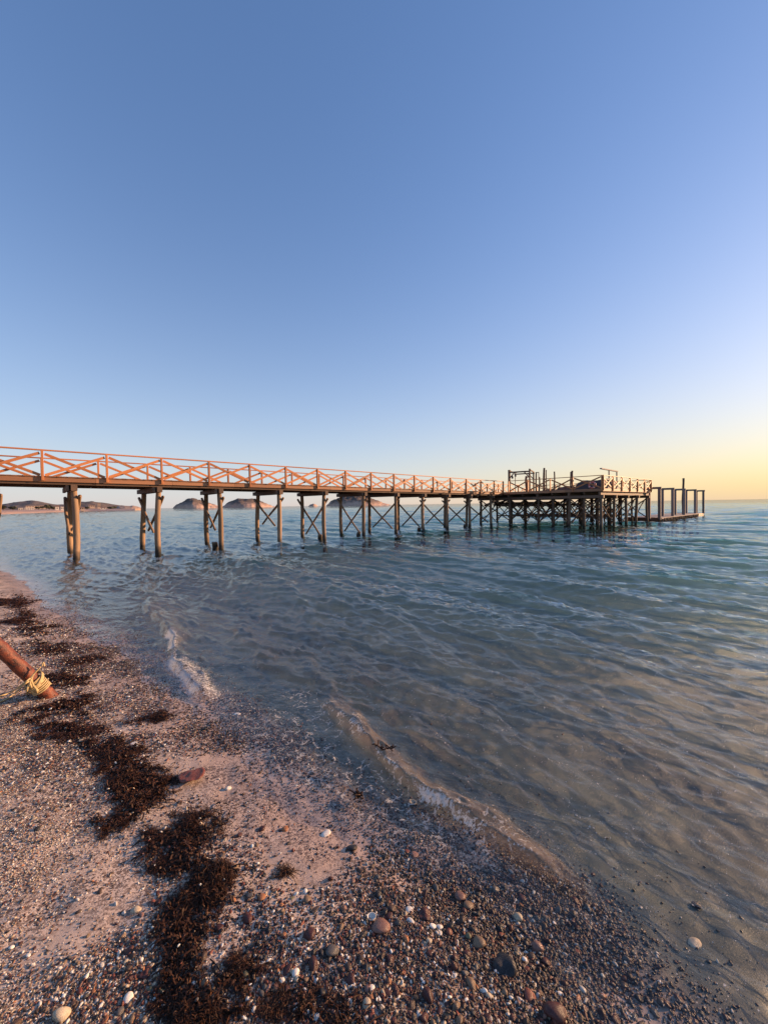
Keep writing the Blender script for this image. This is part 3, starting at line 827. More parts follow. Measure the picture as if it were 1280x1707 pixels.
island('island_hill', [(288, 848.2), (294, 842), (304, 836.5), (314, 832), (321, 830.3), (329, 832.5), (338, 836), (352, 841), (366, 844.8), (374, 847)], 1500, 260, M['island'], 'peaked rocky island farthest left of the three seen under the walkway', seed=1)
island('island_hill', [(370, 847), (377, 841), (386, 835), (397, 830.8), (408, 831.5), (422, 832), (430, 833.5), (440, 838), (450, 842), (458, 846.2)], 1650, 300, M['island'], 'flat topped rocky island in the middle under the walkway', seed=2)
island('island_rock', [(513, 844.5), (517, 841), (523, 839.5), (527, 841), (530, 844)], 1700, 60, M['island'], 'tiny rock islet between the two larger islands', seed=3, nu=24, nv=14)
island('island_hill', [(544, 844), (550, 838), (560, 833), (572, 828.5), (585, 826.5), (597, 825.6), (606, 827), (618, 831), (628, 836), (640, 839.5), (652, 841.8)], 1400, 280, M['island'], 'largest domed rocky island seen between the middle stilts', seed=4)
island('headland_hill', [(-260, 838), (-120, 841), (-40, 839), (0, 841), (16, 838.5), (34, 836), (46, 835.6), (55, 834.3), (66, 836), (84, 839.5), (96, 840.8), (112, 840.5), (128, 838), (142, 836.8), (154, 835.4), (160, 836.6), (172, 837.2), (185, 839.8), (200, 842.6), (214, 844.5), (236, 847)], 1000, 380, M['headland'], 'long low scrubby hills behind the far beach', seed=6, nu=150, rough=.7, cliff=.1)
island('rocky_point', [(183, 849.5), (190, 846), (198, 843.6), (207, 843), (216, 843.4), (221, 842.6), (228, 844.2), (236, 846.8), (240, 849)], 640, 90, M['headrock'], 'pale bare rock point ending the far beach', seed=8, nu=50, rough=.8)
# far beach: a low sand shelf curving round the bay
t = NT('far_sand'); P = t.coord('Position'); n = t.noise(P, .12, 5, .6); n2 = t.noise(P, .9, 4, .6)
M['farsand'] = t.done(t.mix(t.rng(n2, .52, .62, 0, .6), t.ramp(n, [(.3, (.36, .23, .17)), (.7, (.46, .30, .23))]), (.17, .11, .085)), .9)
edge_px = [(-420, 874, ), (-200, 866), (-80, 861), (0, 857.5), (40, 855.6), (80, 854), (110, 853), (150, 852), (190, 851.4), (225, 850.9)]
V = []
nb = 10
E_ = [at(x, y, 0) for x, y in edge_px]
ue = np.linspace(0, len(E_) - 1, 70)
for q in ue:
    i = min(int(q), len(E_) - 2); p = E_[i] * (1 - (q - i)) + E_[i + 1] * (q - i)
    hd = p[:2] / np.hypot(*p[:2]); d0 = np.hypot(*p[:2])
    for j in range(nb):
        w = j / (nb - 1); dd = d0 + (1150 - d0) * w ** 2.2 if d0 < 1150 else d0
        zz = -.25 + min(2.35, 6.5 * w) + .22 * math.sin(q * 3 + j * 2) * (j > 1) + 1.5 * w ** 3
        V.append([hd[0] * dd, hd[1] * dd, zz])
i = np.arange(69)[:, None] * nb + np.arange(nb - 1)[None, :]
Q = np.stack([i, i + nb, i + nb + 1, i + 1], -1).reshape(-1, 4)
fb = link(bpy.data.objects.new('far_beach', fast_mesh('far_beach', np.array(V), Q[:, ::-1], M['farsand'])))
tag(fb, 'pale strip of sand across the bay at the far left', None, None, 'structure')

# houses and trees on the far shore
M['white'] = flat_mat('white_render', (.58, .53, .47), .8, var=.1)
M['beige'] = flat_mat('beige_block', (.46, .34, .26), .85, var=.12)
M['roofing'] = flat_mat('brown_roofing', (.22, .13, .09), .8)
M['window'] = flat_mat('dark_glass', (.03, .03, .035), .2)
M['leaf'] = flat_mat('dark_tree_leaves', (.045, .048, .026), .8, var=.5, sc=2)
M['trunk'] = flat_mat('tree_trunk', (.10, .07, .05), .9)
def solid(name, x0, x1, y0, y1, z0, z1, mat, parent, roof=0):
    v = [(x0, y0, z0), (x1, y0, z0), (x1, y1, z0), (x0, y1, z0), (x0, y0, z1), (x1, y0, z1), (x1, y1, z1), (x0, y1, z1)]
    f = [(0, 3, 2, 1), (4, 5, 6, 7), (0, 1, 5, 4), (1, 2, 6, 5), (2, 3, 7, 6), (3, 0, 4, 7)]
    if roof:
        v[4:] = []; ym = (y0 + y1) / 2; v += [(x0, ym, z1), (x1, ym, z1)]
        f = [(0, 3, 2, 1), (0, 1, 5, 4), (2, 3, 4, 5), (1, 2, 5), (3, 0, 4)]
    return link(bpy.data.objects.new(name, mesh(name, v, f, mat)), parent)
def house(px, pyb, w_px, h_px, D, mat, label, gable=False, nwin=3, storeys=1):
    d = ray(px, pyb); k = D / np.hypot(*d[:2]); p = CP + d * k
    m = D / F / math.hypot(1, (px - 640) / F) * (1 + ((px - 640) / F) ** 2) ** .5 * 1.0
    w = w_px * m * .7; h = h_px * m * .95
    z = p[2]
    r = empty('house', (p[0], p[1], z)); r.rotation_euler.z = -math.atan2(p[0], p[1])
    tag(r, label, 'house', 'houses along the far beach')
    solid('wall', -w / 2, w / 2, -2.5, 2.5, -2, h, mat, r)
    if gable: solid('roof', -w / 2 - .3, w / 2 + .3, -2.9, 2.9, h, h + 1.3, M['roofing'], r, 1)
    else: solid('roof', -w / 2 - .15, w / 2 + .15, -2.7, 2.7, h, h + .22, mat, r)
    for s_ in range(storeys):
        for q in range(nwin):
            xx = -w / 2 + w * (q + .5) / nwin; zz = h * (s_ + .45) / storeys
            solid('window', xx - .45, xx + .45, -2.53, -2.4, zz - .4, zz + .5, M['window'], r)
house(34.5, 850.2, 6, 2.2, 480, M['white'], 'small low white house farthest left on the far beach', nwin=2)
house(49, 850.0, 12, 2.6, 500, M['white'], 'long low white house with flat roof on the far beach', nwin=4)
house(60, 845.6, 26, 1.6, 620, M['beige'], 'long beige terrace building up the slope behind the white house', nwin=7)
house(95.5, 849.2, 5, 3.6, 500, M['white'], 'narrow white house with brown pitched roof left of the first stilt pair', True, nwin=1)
house(105, 849.0, 6, 3.2, 500, M['white'], 'bright white box house just left of the first stilt pair', nwin=2)
house(138, 848.8, 5, 1.6, 520, M['beige'], 'low beige hut at the foot of the hill right of the first stilts', True, nwin=1)
house(153, 845.0, 9, 2.0, 600, M['beige'], 'wide beige house part way up the hill', True, nwin=3)
house(165.3, 845.5, 4.6, 6.0, 600, M['beige'], 'tall narrow beige tower block on the hill', nwin=2, storeys=3)
house(172, 848.4, 8, 1.7, 560, M['white'], 'pale low house below the tower block', True, nwin=2)

def far_tree(px, py, w_px, h_px, D, label, seed):
    d = ray(px, py); p = CP + d * (D / np.hypot(*d[:2])); m = D / F
    R_ = w_px * m * .5; Hh = h_px * m
    r = empty('tree', tuple(p)); tag(r, label, 'tree', 'trees along the far beach')
    q = np.random.default_rng(seed); v = []; f = []
    for k in range(150):
        a = q.normal(0, 1, 3); a /= np.linalg.norm(a); c = a * q.uniform(.35, 1) ** .6 * np.array([R_, R_ * .8, Hh * .36]) * (1 + .35 * math.sin(3 * a[0] + seed)) + np.array([0, 0, Hh * .62])
        e1 = q.normal(0, 1, 3); e1 /= np.linalg.norm(e1); e2 = np.cross(e1, a); sc = R_ * q.uniform(.16, .34); i = len(v)
        v += [c - e1 * sc - e2 * sc, c + e1 * sc - e2 * sc * .6, c + e2 * sc, c - e1 * sc * .4 + e2 * sc]; f.append((i, i + 1, i + 2, i + 3))
    link(bpy.data.objects.new('crown', mesh('crown', v, f, M['leaf'])), r)
    tv = []; tf = []
    for i_, (zz, rr) in enumerate(((-.8, .09), (Hh * .35, .06), (Hh * .75, .03))):
        for k in range(6): tv.append((R_ * rr * 1.5 * math.cos(k * 1.047) + .1 * i_, R_ * rr * 1.5 * math.sin(k * 1.047), zz))
    for i_ in range(2):
        for k in range(6): tf.append((i_ * 6 + k, i_ * 6 + (k + 1) % 6, i_ * 6 + 6 + (k + 1) % 6, i_ * 6 + 6 + k))
    link(bpy.data.objects.new('trunk', mesh('trunk', tv, tf, M['trunk'])), r)
for k, (px, py, w, h, D, lab) in enumerate([
    (6, 849.2, 7, 4.5, 460, 'dark tree at the far left end of the far beach'), (22, 849.4, 8, 3.6, 470, 'low spreading tree left of the small low white house'),
    (64, 849.2, 6, 3.6, 500, 'small tree just right of the long low white house'), (70, 849.0, 4, 4.2, 500, 'thin tree between the small tree and the big double tree'),
    (77, 849.2, 7, 6.0, 500, 'largest dark tree on the far beach, left of the narrow white house'), (82, 849.2, 6, 5.2, 510, 'dark tree touching the right side of the largest tree'),
    (89, 849.2, 5, 3.4, 510, 'small round tree beside the narrow white house'), (133, 849.2, 4, 2.2, 520, 'little bush right of the first stilt pair'),
    (145, 848.8, 6, 2.8, 540, 'low tree below the wide beige house'), (184, 849.0, 7, 3.4, 600, 'dark tree where the rock point begins'), (190, 847.8, 6, 2.8, 610, 'small tree on the edge of the rock point')]):
    far_tree(px, py, w, h, D, lab, k + 40)

# ------------------------------------------------------------------ tubes
def tube(pts, r, n=7, mat=None, name='tube', taper=None, closed=False):
    pts = [Vector(p) for p in pts]; v = []; f = []
    N = None
    for i, p in enumerate(pts):
        tdir = (pts[min(i + 1, len(pts) - 1)] - pts[max(i - 1, 0)]).normalized()
        if N is None:
            N = tdir.orthogonal().normalized()
        N = (N - tdir * N.dot(tdir)).normalized(); B = tdir.cross(N)
        rr = r if taper is None else r * taper(i / (len(pts) - 1))
        for k in range(n):
            a = 6.2832 * k / n; v.append(p + N * rr * math.cos(a) + B * rr * math.sin(a))
    for i in range(len(pts) - 1):
        for k in range(n): f.append((i * n + k, i * n + (k + 1) % n, (i + 1) * n + (k + 1) % n, (i + 1) * n + k))
    f.append(tuple(range(n - 1, -1, -1))); f.append(tuple((len(pts) - 1) * n + k for k in range(n)))
    return v, f

# ------------------------------------------------------------------ leaning rusty pole and its rope
t = NT('rusty_painted_pole'); P = t.coord('Position')
n = t.noise(P, 15, 6, .75, .6); n2 = t.noise(P, 60, 4, .7)
col = t.ramp(n, [(.40, (.030, .011, .007)), (.48, (.13, .030, .012)), (.62, (.23, .052, .018)), (.76, (.42, .16, .065))])
col = t.mix(t.rng(n2, .58, .7, 0, .6), col, (.11, .04, .025))
M['rust'] = t.done(col, t.math('MULTIPLY_ADD', n2, .3, .38), t.bump(t.math('ADD', n, n2), .5, .012))
pb = atg(90, 1160); 
PR = .058
d_top = ray(-60, 1022); 
pt_ = CP + d_top * (np.hypot(*pb[:2]) * 1.0 / np.hypot(*d_top[:2]))
pb = np.array([pb[0], pb[1], pb[2] - .05]); ax = (pt_ - pb) / np.linalg.norm(pt_ - pb)
pts = [pb + ax * q for q in np.linspace(-.15, 1.9, 40)]
v, f = tube(pts, PR, 20)
V = np.array([tuple(x) for x in v])
nn = vnoise(V[:, 0] * 1.0 + V[:, 2], V[:, 1] - V[:, 2], 14, 3, 3)
C_ = np.repeat(np.array(pts), 20, 0)
V = C_ + (V - C_) * (1 + .12 * nn)[:, None]
po = link(bpy.data.objects.new('leaning_pole', mesh('leaning_pole', V, f, M['rust'], True)))
tag(po, 'rusty red pole leaning out of the sand at the left edge', 'pole')
t = NT('yellow_rope'); P = t.coord('Position')
tw = t.noise(P, 150, 3, .6); 
M['rope'] = t.done(t.ramp(t.noise(P, 40, 4, .6), [(.3, (.42, .29, .115)), (.7, (.62, .48, .25))]), .8, t.bump(tw, .9, .004))
axv = Vector(ax); px_ = axv.orthogonal().normalized(); py_ = axv.cross(px_)
rope = empty('rope', tuple(pb + ax * .3)); tag(rope, 'yellow rope wound round the foot of the rusty pole with loose tails on the sand', 'rope')
def rope_part(name, pts, r=.0072):
    v, f = tube(pts, r, 8)
    v = [tuple(q - rope.location) for q in v]
    return link(bpy.data.objects.new(name, mesh(name, v, f, M['rope'], True)), rope)
co = []
for i in range(8 * 22 + 1):
    a = 6.2832 * i / 22; q = .165 + .017 * i / 22 + .004 * math.sin(a * .9)
    co.append(pb + ax * q + np.array(px_) * (PR + .011) * math.cos(a) * 1.03 + np.array(py_) * (PR + .011) * math.sin(a) * 1.03)
rope_part('coil', co)
co = []
for i in range(3 * 22 + 1):
    a = 6.2832 * i / 22; q = .27 + .045 * math.sin(a + .6) + .01 * i / 22
    co.append(pb + ax * q + np.array(px_) * (PR + .026) * math.cos(a) + np.array(py_) * (PR + .026) * math.sin(a))
rope_part('coil', co)
def bez(cs, n=26):
    cs = [np.array(c, float) for c in cs]; out = []
    m = len(cs)
    for i in range(m - 1):
        p0 = cs[max(i - 1, 0)]; p1 = cs[i]; p2 = cs[i + 1]; p3 = cs[min(i + 2, m - 1)]
        for k in range(n // (m - 1) + 2):
            u = k / (n // (m - 1) + 2)
            out.append(.5 * ((2 * p1) + (-p0 + p2) * u + (2 * p0 - 5 * p1 + 4 * p2 - p3) * u * u + (-p0 + 3 * p1 - 3 * p2 + p3) * u ** 3))
    out.append(cs[-1]); return out
def front(px, py, off=.0):
    """a point in the plane of the pole, at pixel (px,py)"""
    d = ray(px, py); k = (np.hypot(*pb[:2]) - .10 + off) / np.hypot(*d[:2]); return CP + d * k
def gnd(px, py, lift=.012):
    p = atg(px, py); p[2] += lift; return p
kn = front(52, 1132)
rope_part('tail', bez([front(68, 1112), front(58, 1122), kn, front(48, 1140), front(45, 1152), gnd(46, 1160)]))
rope_part('tail', bez([front(66, 1114), front(54, 1128), front(55, 1142), front(62, 1150), gnd(70, 1158), gnd(78, 1157)]))
rope_part('tail', bez([kn, front(49, 1146), gnd(50, 1157), gnd(58, 1160), front(62, 1154), front(57, 1143)]))
rope_part('tail', bez([front(70, 1110), front(72, 1105), front(74, 1111)]))
rope_part('tail', bez([front(56, 1124), front(50, 1134), front(53, 1147), gnd(60, 1157)]))
rope_part('long_line', bez([front(50, 1135), front(38, 1143), gnd(25, 1158), gnd(8, 1169), gnd(-25, 1180), gnd(-70, 1192)]))
rope_part('long_line', bez([front(50, 1131), front(40, 1139), gnd(22, 1154), gnd(0, 1163), gnd(-40, 1172)]))

# ------------------------------------------------------------------ seaweed
t = NT('dried_seaweed'); P = t.coord('Position')
n = t.noise(P, 55, 4, .7)
col = t.ramp(n, [(.35, (.014, .006, .0035)), (.55, (.045, .017, .008)), (.72, (.15, .060, .024))])
t.b.inputs['Specular IOR Level'].default_value = .2
M['weed'] = t.done(col, .6)
def seaweed_mesh(name, cx, cy, rx, ry, rot, h, n, wid, seed, length=1.0):
    """a matted clump: a ragged lumpy mat with a felt of short curling strands over it"""
    q = np.random.default_rng(seed)
    ca, sa = math.cos(rot), math.sin(rot); base = float(ground_z(cx, cy)); sc = 1 / max(rx, ry)
    def hf(lx, ly):
        """height of the mat at a local point; falls below zero outside its ragged outline"""
        e = 1 - np.sqrt((lx / rx) ** 2 + (ly / ry) ** 2)
        e = e * .9 - .18 + .62 * vnoise(lx * sc, ly * sc, 3.6, seed, 3) + .30 * vnoise(lx * sc, ly * sc, 12, seed + 1, 2)
        return h * np.clip(e * 1.5, -.5, 1) * (.62 + .38 * vnoise(lx * sc, ly * sc, 9, seed + 2, 2)) 
    def world(lx, ly): return cx + lx * ca - ly * sa, cy + lx * sa + ly * ca
    h = h * .62
    g = 30
    A, B = np.meshgrid(np.linspace(-1.45, 1.45, g) * rx, np.linspace(-1.45, 1.45, g) * ry, indexing='ij')
    A = A.ravel(); B = B.ravel(); hh = hf(A, B); wx, wy = world(A, B)
    V = [np.stack([wx - cx, wy - cy, ground_z(wx, wy) - base + hh * .8 - .004], -1)]
    i = np.arange(g - 1)[:, None] * g + np.arange(g - 1)[None, :]
    Q = np.stack([i, i + g, i + g + 1, i + 1], -1).reshape(-1, 4); Q = Q[(hh[Q] > -.001).any(1)]
    F_ = [Q]
    n = int(n * 2.0)
    lx = q.uniform(-1.45, 1.45, n * 3) * rx; ly = q.uniform(-1.45, 1.45, n * 3) * ry
    k = hf(lx, ly) > q.exponential(.12, n * 3) * h - .10 * h
    lx, ly = lx[k][:n], ly[k][:n]; n = len(lx); hs = np.maximum(hf(lx, ly), 0)
    a0 = q.uniform(0, 6.2832, n); L = q.gamma(3.0, .009, n) * length * (1 + wid * 60); cu = q.normal(0, 2.2, n); roll = q.uniform(-1, 1, n)
    up = q.exponential(.22, n) * h * (q.uniform(0, 1, n) < .35); w = wid * q.uniform(.35, 1.0, n) * .5
    off = 0 + g * g
    px_, py_ = lx.copy(), ly.copy(); rows = []
    for m in range(5):
        u = m / 4; d = a0 + cu * u
        z = hs * (1 - .5 * u) + up * 4 * u * (1 - u) + .004 + .5 * up * u
        wx, wy = world(px_, py_); zz = ground_z(wx, wy) - base + z
        nx, ny = -np.sin(d + rot), np.cos(d + rot); ww = w * (1 - .65 * u)
        rows.append(np.stack([wx - cx + nx * ww, wy - cy + ny * ww, zz + ww * roll], -1)); rows.append(np.stack([wx - cx - nx * ww, wy - cy - ny * ww, zz - ww * roll], -1))
        px_ = px_ + np.cos(d) * L / 4; py_ = py_ + np.sin(d) * L / 4
    V.append(np.stack(rows, 1).reshape(-1, 3))
    b0 = off + np.arange(n) * 10
    for m in range(4): F_.append(np.stack([b0 + 2 * m, b0 + 2 * m + 1, b0 + 2 * m + 3, b0 + 2 * m + 2], -1))
    V = np.concatenate(V); FF = np.concatenate(F_)
    used = np.zeros(len(V), bool); used[FF.ravel()] = True; ix = np.cumsum(used) - 1
    return fast_mesh(name, V[used], ix[FF], M['weed'], False), (cx, cy, base)
_gx = np.arange(-16, 4, .04); _gy = np.arange(.2, 16, .04)
_GX, _GY = np.meshgrid(_gx, _gy, indexing='ij'); _GZ = ground_z(_GX, _GY)
def gz_fast(x, y):
    i = min(max(int((x + 16) / .04), 0), len(_gx) - 1); j = min(max(int((y - .2) / .04), 0), len(_gy) - 1)
    return _GZ[i, j]
def weed(px, py, wpx, hpx, h, n, wid, label, seed, rot=None, length=1.0):
    p = atg(px, py); l = atg(px - wpx / 2, py); r = atg(px + wpx / 2, py); a = atg(px, py - hpx / 2); b = atg(px, py + hpx / 2)
    rx = np.linalg.norm((r - l)[:2]) / 2; ry = np.linalg.norm((a - b)[:2]) / 2
    m, loc = seaweed_mesh('seaweed_clump', p[0], p[1], rx, ry, 0 if rot is None else rot, h, n, wid, seed, length)
    o = link(bpy.data.objects.new('seaweed_clump', m)); o.location = loc
    return tag(o, label, 'seaweed', 'brown seaweed washed up on the beach')
weeds = [
    (352, 1478, 62, 62, .070, 900, .0045, 'tall reddish brown seaweed tuft standing up on the sand, highest of the clumps', 0),
    (316, 1375, 66, 40, .045, 700, .005, 'dark seaweed clump below the flat brick red stone', 0),
    (232, 1312, 130, 44, .055, 1300, .006, 'largest black seaweed mound, left of the flat brick red stone', .1),
    (205, 1365, 40, 44, .035, 500, .005, 'rounded seaweed clump directly below the largest black mound', 0),
    (258, 1398, 70, 22, .025, 450, .005, 'thin seaweed band linking the rounded clump to the next one', -.1),
    (200, 1264, 90, 34, .045, 800, .006, 'seaweed mound just above the largest black mound', -.35),
    (120, 1226, 96, 26, .035, 700, .007, 'flat seaweed spread at the top of the pale gravel', -.2),
    (256, 1198, 56, 18, .045, 450, .008, 'lone dark seaweed clump on open sand near the wash', 0),
    (130, 1172, 24, 20, .04, 260, .008, 'small upright seaweed clump right of the foot of the rusty pole', 0),
    (92, 1142, 84, 18, .035, 500, .009, 'seaweed lying behind the foot of the rusty pole', 0),
    (142, 1101, 44, 14, .05, 360, .011, 'seaweed heap closest to the water above the pole foot', 0),
    (92, 1084, 66, 14, .05, 420, .012, 'long seaweed heap behind the middle of the rusty pole', 0),
    (68, 1048, 26, 12, .06, 300, .014, 'small round seaweed heap beside the far swash', 0),
    (22, 1036, 70, 10, .05, 360, .015, 'flat seaweed strip at the left edge above the rusty pole', 0),
    (18, 1005, 64, 14, .07, 420, .018, 'farthest seaweed strip at the left edge of the beach', 0),
    (272, 1442, 50, 26, .025, 420, .004, 'ragged seaweed patch left of the tall tuft', 0),
    (305, 1530, 44, 70, .022, 620, .004, 'narrow seaweed streak running down below the tall tuft', .3),
    (474, 1455, 22, 18, .03, 160, .0035, 'little brown seaweed tuft alone on bare sand', 0),
    (345, 1690, 140, 46, .035, 1700, .0035, 'broad seaweed mat at the bottom edge of the beach', 0),
    (400, 1618, 46, 36, .028, 500, .0035, 'seaweed patch above the broad bottom mat beside an olive pebble', 0),
    (470, 1672, 110, 60, .016, 650, .003, 'thin seaweed net spread over dark gravel right of the bottom mat', 0),
]
for k, (px, py, w_, h_, hh, n, wd, lab, rot) in enumerate(weeds): weed(px, py, w_, h_, hh, n, wd, lab, 100 + k, rot)
# a torn sprig floating on the breaker and a twig in the wash
def sprig(name, px, py, z, L, label, seed, cat):
    p = at(px, py, z); q = np.random.default_rng(seed); V = []; Fc = []
    stem = [(-L / 2 + L * k / 8, .012 * math.sin(k * 1.3), .006 * math.cos(k)) for k in range(9)]
    v, f = tube(stem, .005, 6); V += [tuple(x) for x in v]; Fc += f
    for k in range(16):
        c = stem[1 + k % 7]; a = q.uniform(0, 6.28); ln = q.uniform(.02, .05)
        e = (c[0] + ln * math.cos(a), c[1] + ln * math.sin(a), c[2] + q.uniform(0, .025))
        v, f = tube([c, ((c[0] + e[0]) / 2, (c[1] + e[1]) / 2, c[2] + .01), e], .0045, 5); i = len(V)
        V += [tuple(x) for x in v]; Fc += [tuple(i + y for y in x) for x in f]
    o = link(bpy.data.objects.new(name, mesh(name, V, Fc, M['weed']))); o.location = tuple(p); o.rotation_euler.z = -.35
    tag(o, label, cat)
sprig('seaweed_sprig', 640, 1248, .095, .15, 'torn dark seaweed sprig riding on the sandy breaker', 1, 'seaweed')
sprig('twig', 598, 1328, .02, .07, 'short dark twig sticking up in the lacy foam', 2, 'twig')

# ------------------------------------------------------------------ pebbles
def pebble_mesh(name, seed, sub, shape, mat):
    q = np.random.default_rng(seed); bm = bmesh.new(); bmesh.ops.create_icosphere(bm, subdivisions=sub, radius=1.0)
    dirs = q.normal(0, 1, (11, 3)); dirs /= np.linalg.norm(dirs, axis=1)[:, None]
    am = q.uniform(-.30, .30, 11)
    for v in bm.verts:
        c = np.array(v.co); k = 1.0
        for d, a in zip(dirs, am): k += a * max(0, float(c @ d)) ** 3
        if shape == 'angular':
            for d, a in zip(dirs[:5], am): 
                e = float(c @ d)
                if e > .62: k *= .62 / e
        c = c * k * np.array([1.0, .74, .52])
        if shape == 'tri': c[0] *= 1 - .42 * max(-1, min(1, c[1] / .74)); c[1] *= 1.15
        if shape == 'flat': c[2] *= .55
        v.co = c
    m = bpy.data.meshes.new(name); bm.to_mesh(m); bm.free()
    m.polygons.foreach_set('use_smooth', [True] * len(m.polygons)); m.materials.append(mat); return m
def shell_mesh(name, mat, sub=1):
    v = []; f = []; n = 16; rr = [(1.0, .0), (.93, .30), (.7, .52), (.35, .66), (.0001, .70)]
    inner = [(.0001, .60), (.35, .56), (.65, .43), (.84, .24), (.92, .0)]
    for (r, z) in rr + inner:
        for k in range(n):
            a = 6.2832 * k / n; e = 1 + .05 * math.cos(a) + (.03 if k % 2 else 0)
            v.append((r * e * math.cos(a), r * .82 * e * math.sin(a) - .1 * r, z * .8))
    for i in range(len(rr + inner) - 1):
        for k in range(n): f.append((i * n + k, i * n + (k + 1) % n, (i + 1) * n + (k + 1) % n, (i + 1) * n + k))
    for k in range(n): i = (len(rr + inner) - 1) * n; f.append((i + k, i + (k + 1) % n, (k + 1) % n, k))
    return mesh(name, v, f, mat, True)
def stone_mat(name, src):
    t = NT(name); P = t.coord('Object'); rnd = t.new('ShaderNodeObjectInfo').outputs['Random']
    base = t.new('ShaderNodeObjectInfo').outputs['Color'] if src == 'object' else t.attr('col', 'INSTANCER', 'Color')
    n = t.noise(P, 2.6, 5, .6); n2 = t.noise(P, 16, 3, .7)
    col = t.mix(t.rng(n, .35, .7, 0, .55), base, t.mix(1.0, base, (.55, .5, .48), 'MULTIPLY'))
    col = t.mix(t.rng(n2, .56, .68, 0, .35), col, t.mix(.5, base, (.5, .45, .4)))
    t.b.inputs['Specular IOR Level'].default_value = .35
    return t.done(col, t.math('MULTIPLY_ADD', n, .40, .16), t.bump(n2, .3, .05))
M['stone'] = stone_mat('beach_stone', 'object'); M['gravel'] = stone_mat('gravel_stone', 'inst')
def slab_mesh(name, seed, mat):
    m = pebble_mesh(name, seed, 4, 'angular', mat)
    V = np.array([v.co[:] for v in m.vertices])
    V[:, 2] = np.clip(V[:, 2] * .6, -.2, .15 + .05 * vnoise(V[:, 0], V[:, 1], 4, 9, 3))
    V += .035 * np.stack([vnoise(V[:, 0] + V[:, 2], V[:, 1], 5, k, 3) for k in (1, 2, 3)], -1)
    m.vertices.foreach_set('co', V.astype(np.float32).ravel()); m.update(); return m
PM = {'slab': [slab_mesh('pebble_slab', 71, M['stone'])], 'oval': [pebble_mesh('pebble_oval', 11 + k, 3, 'round', M['stone']) for k in range(5)],
      'tri': [pebble_mesh('pebble_tri', 31, 3, 'tri', M['stone'])], 'flat': [pebble_mesh('pebble_flat', 41 + k, 3, 'flat', M['stone']) for k in range(3)],
      'angular': [pebble_mesh('pebble_angular', 51 + k, 3, 'angular', M['stone']) for k in range(4)], 'shell': [shell_mesh('shell', M['stone'])]}
COLS = {'charcoal': (.022, .020, .020), 'maroon': (.075, .022, .017), 'brick red': (.22, .060, .034), 'pink': (.27, .14, .10), 'tan': (.22, .14, .08),
        'grey': (.105, .092, .078), 'brown': (.075, .044, .028), 'cream': (.55, .44, .29), 'white': (.80, .74, .63), 'olive': (.16, .145, .075), 'orange': (.42, .17, .065)}
PLACED = []
def pebble(px, py, wpx, colour, shape, label, ratio=1.0, rot=None, name=None, tiltx=None, sink=.38):
    p = atg(px, py)
    Zd = (p - CP) @ Fw; w = wpx / F * Zd * .5
    o = bpy.data.objects.new(name or ('seashell' if shape == 'shell' else 'pebble'), random.choice(PM[shape])); link(o)
    o.scale = (w, w * ratio, w * random.uniform(.8, 1.0))
    o.rotation_euler = (0, 0, rot) if shape == 'slab' else (random.uniform(-.25, .25) if tiltx is None else tiltx, random.uniform(-.25, .25), random.uniform(0, 6.28) if rot is None else rot)
    if shape == 'slab': sink = .1
    o.location = (p[0], p[1], p[2] + w * (.52 - sink) * (1 if shape != 'flat' else .6) if shape != 'shell' else p[2] + (w * .62 if (tiltx or 0) > 2 else w * .05))
    c = COLS[colour]; k = random.uniform(.85, 1.15); o.color = (*[x * k for x in c], 1)
    if label: tag(o, label, 'shell' if shape == 'shell' else 'pebble', 'loose shells on the beach' if shape == 'shell' else 'loose stones on the beach')
    PLACED.append((px, py, wpx)); return o
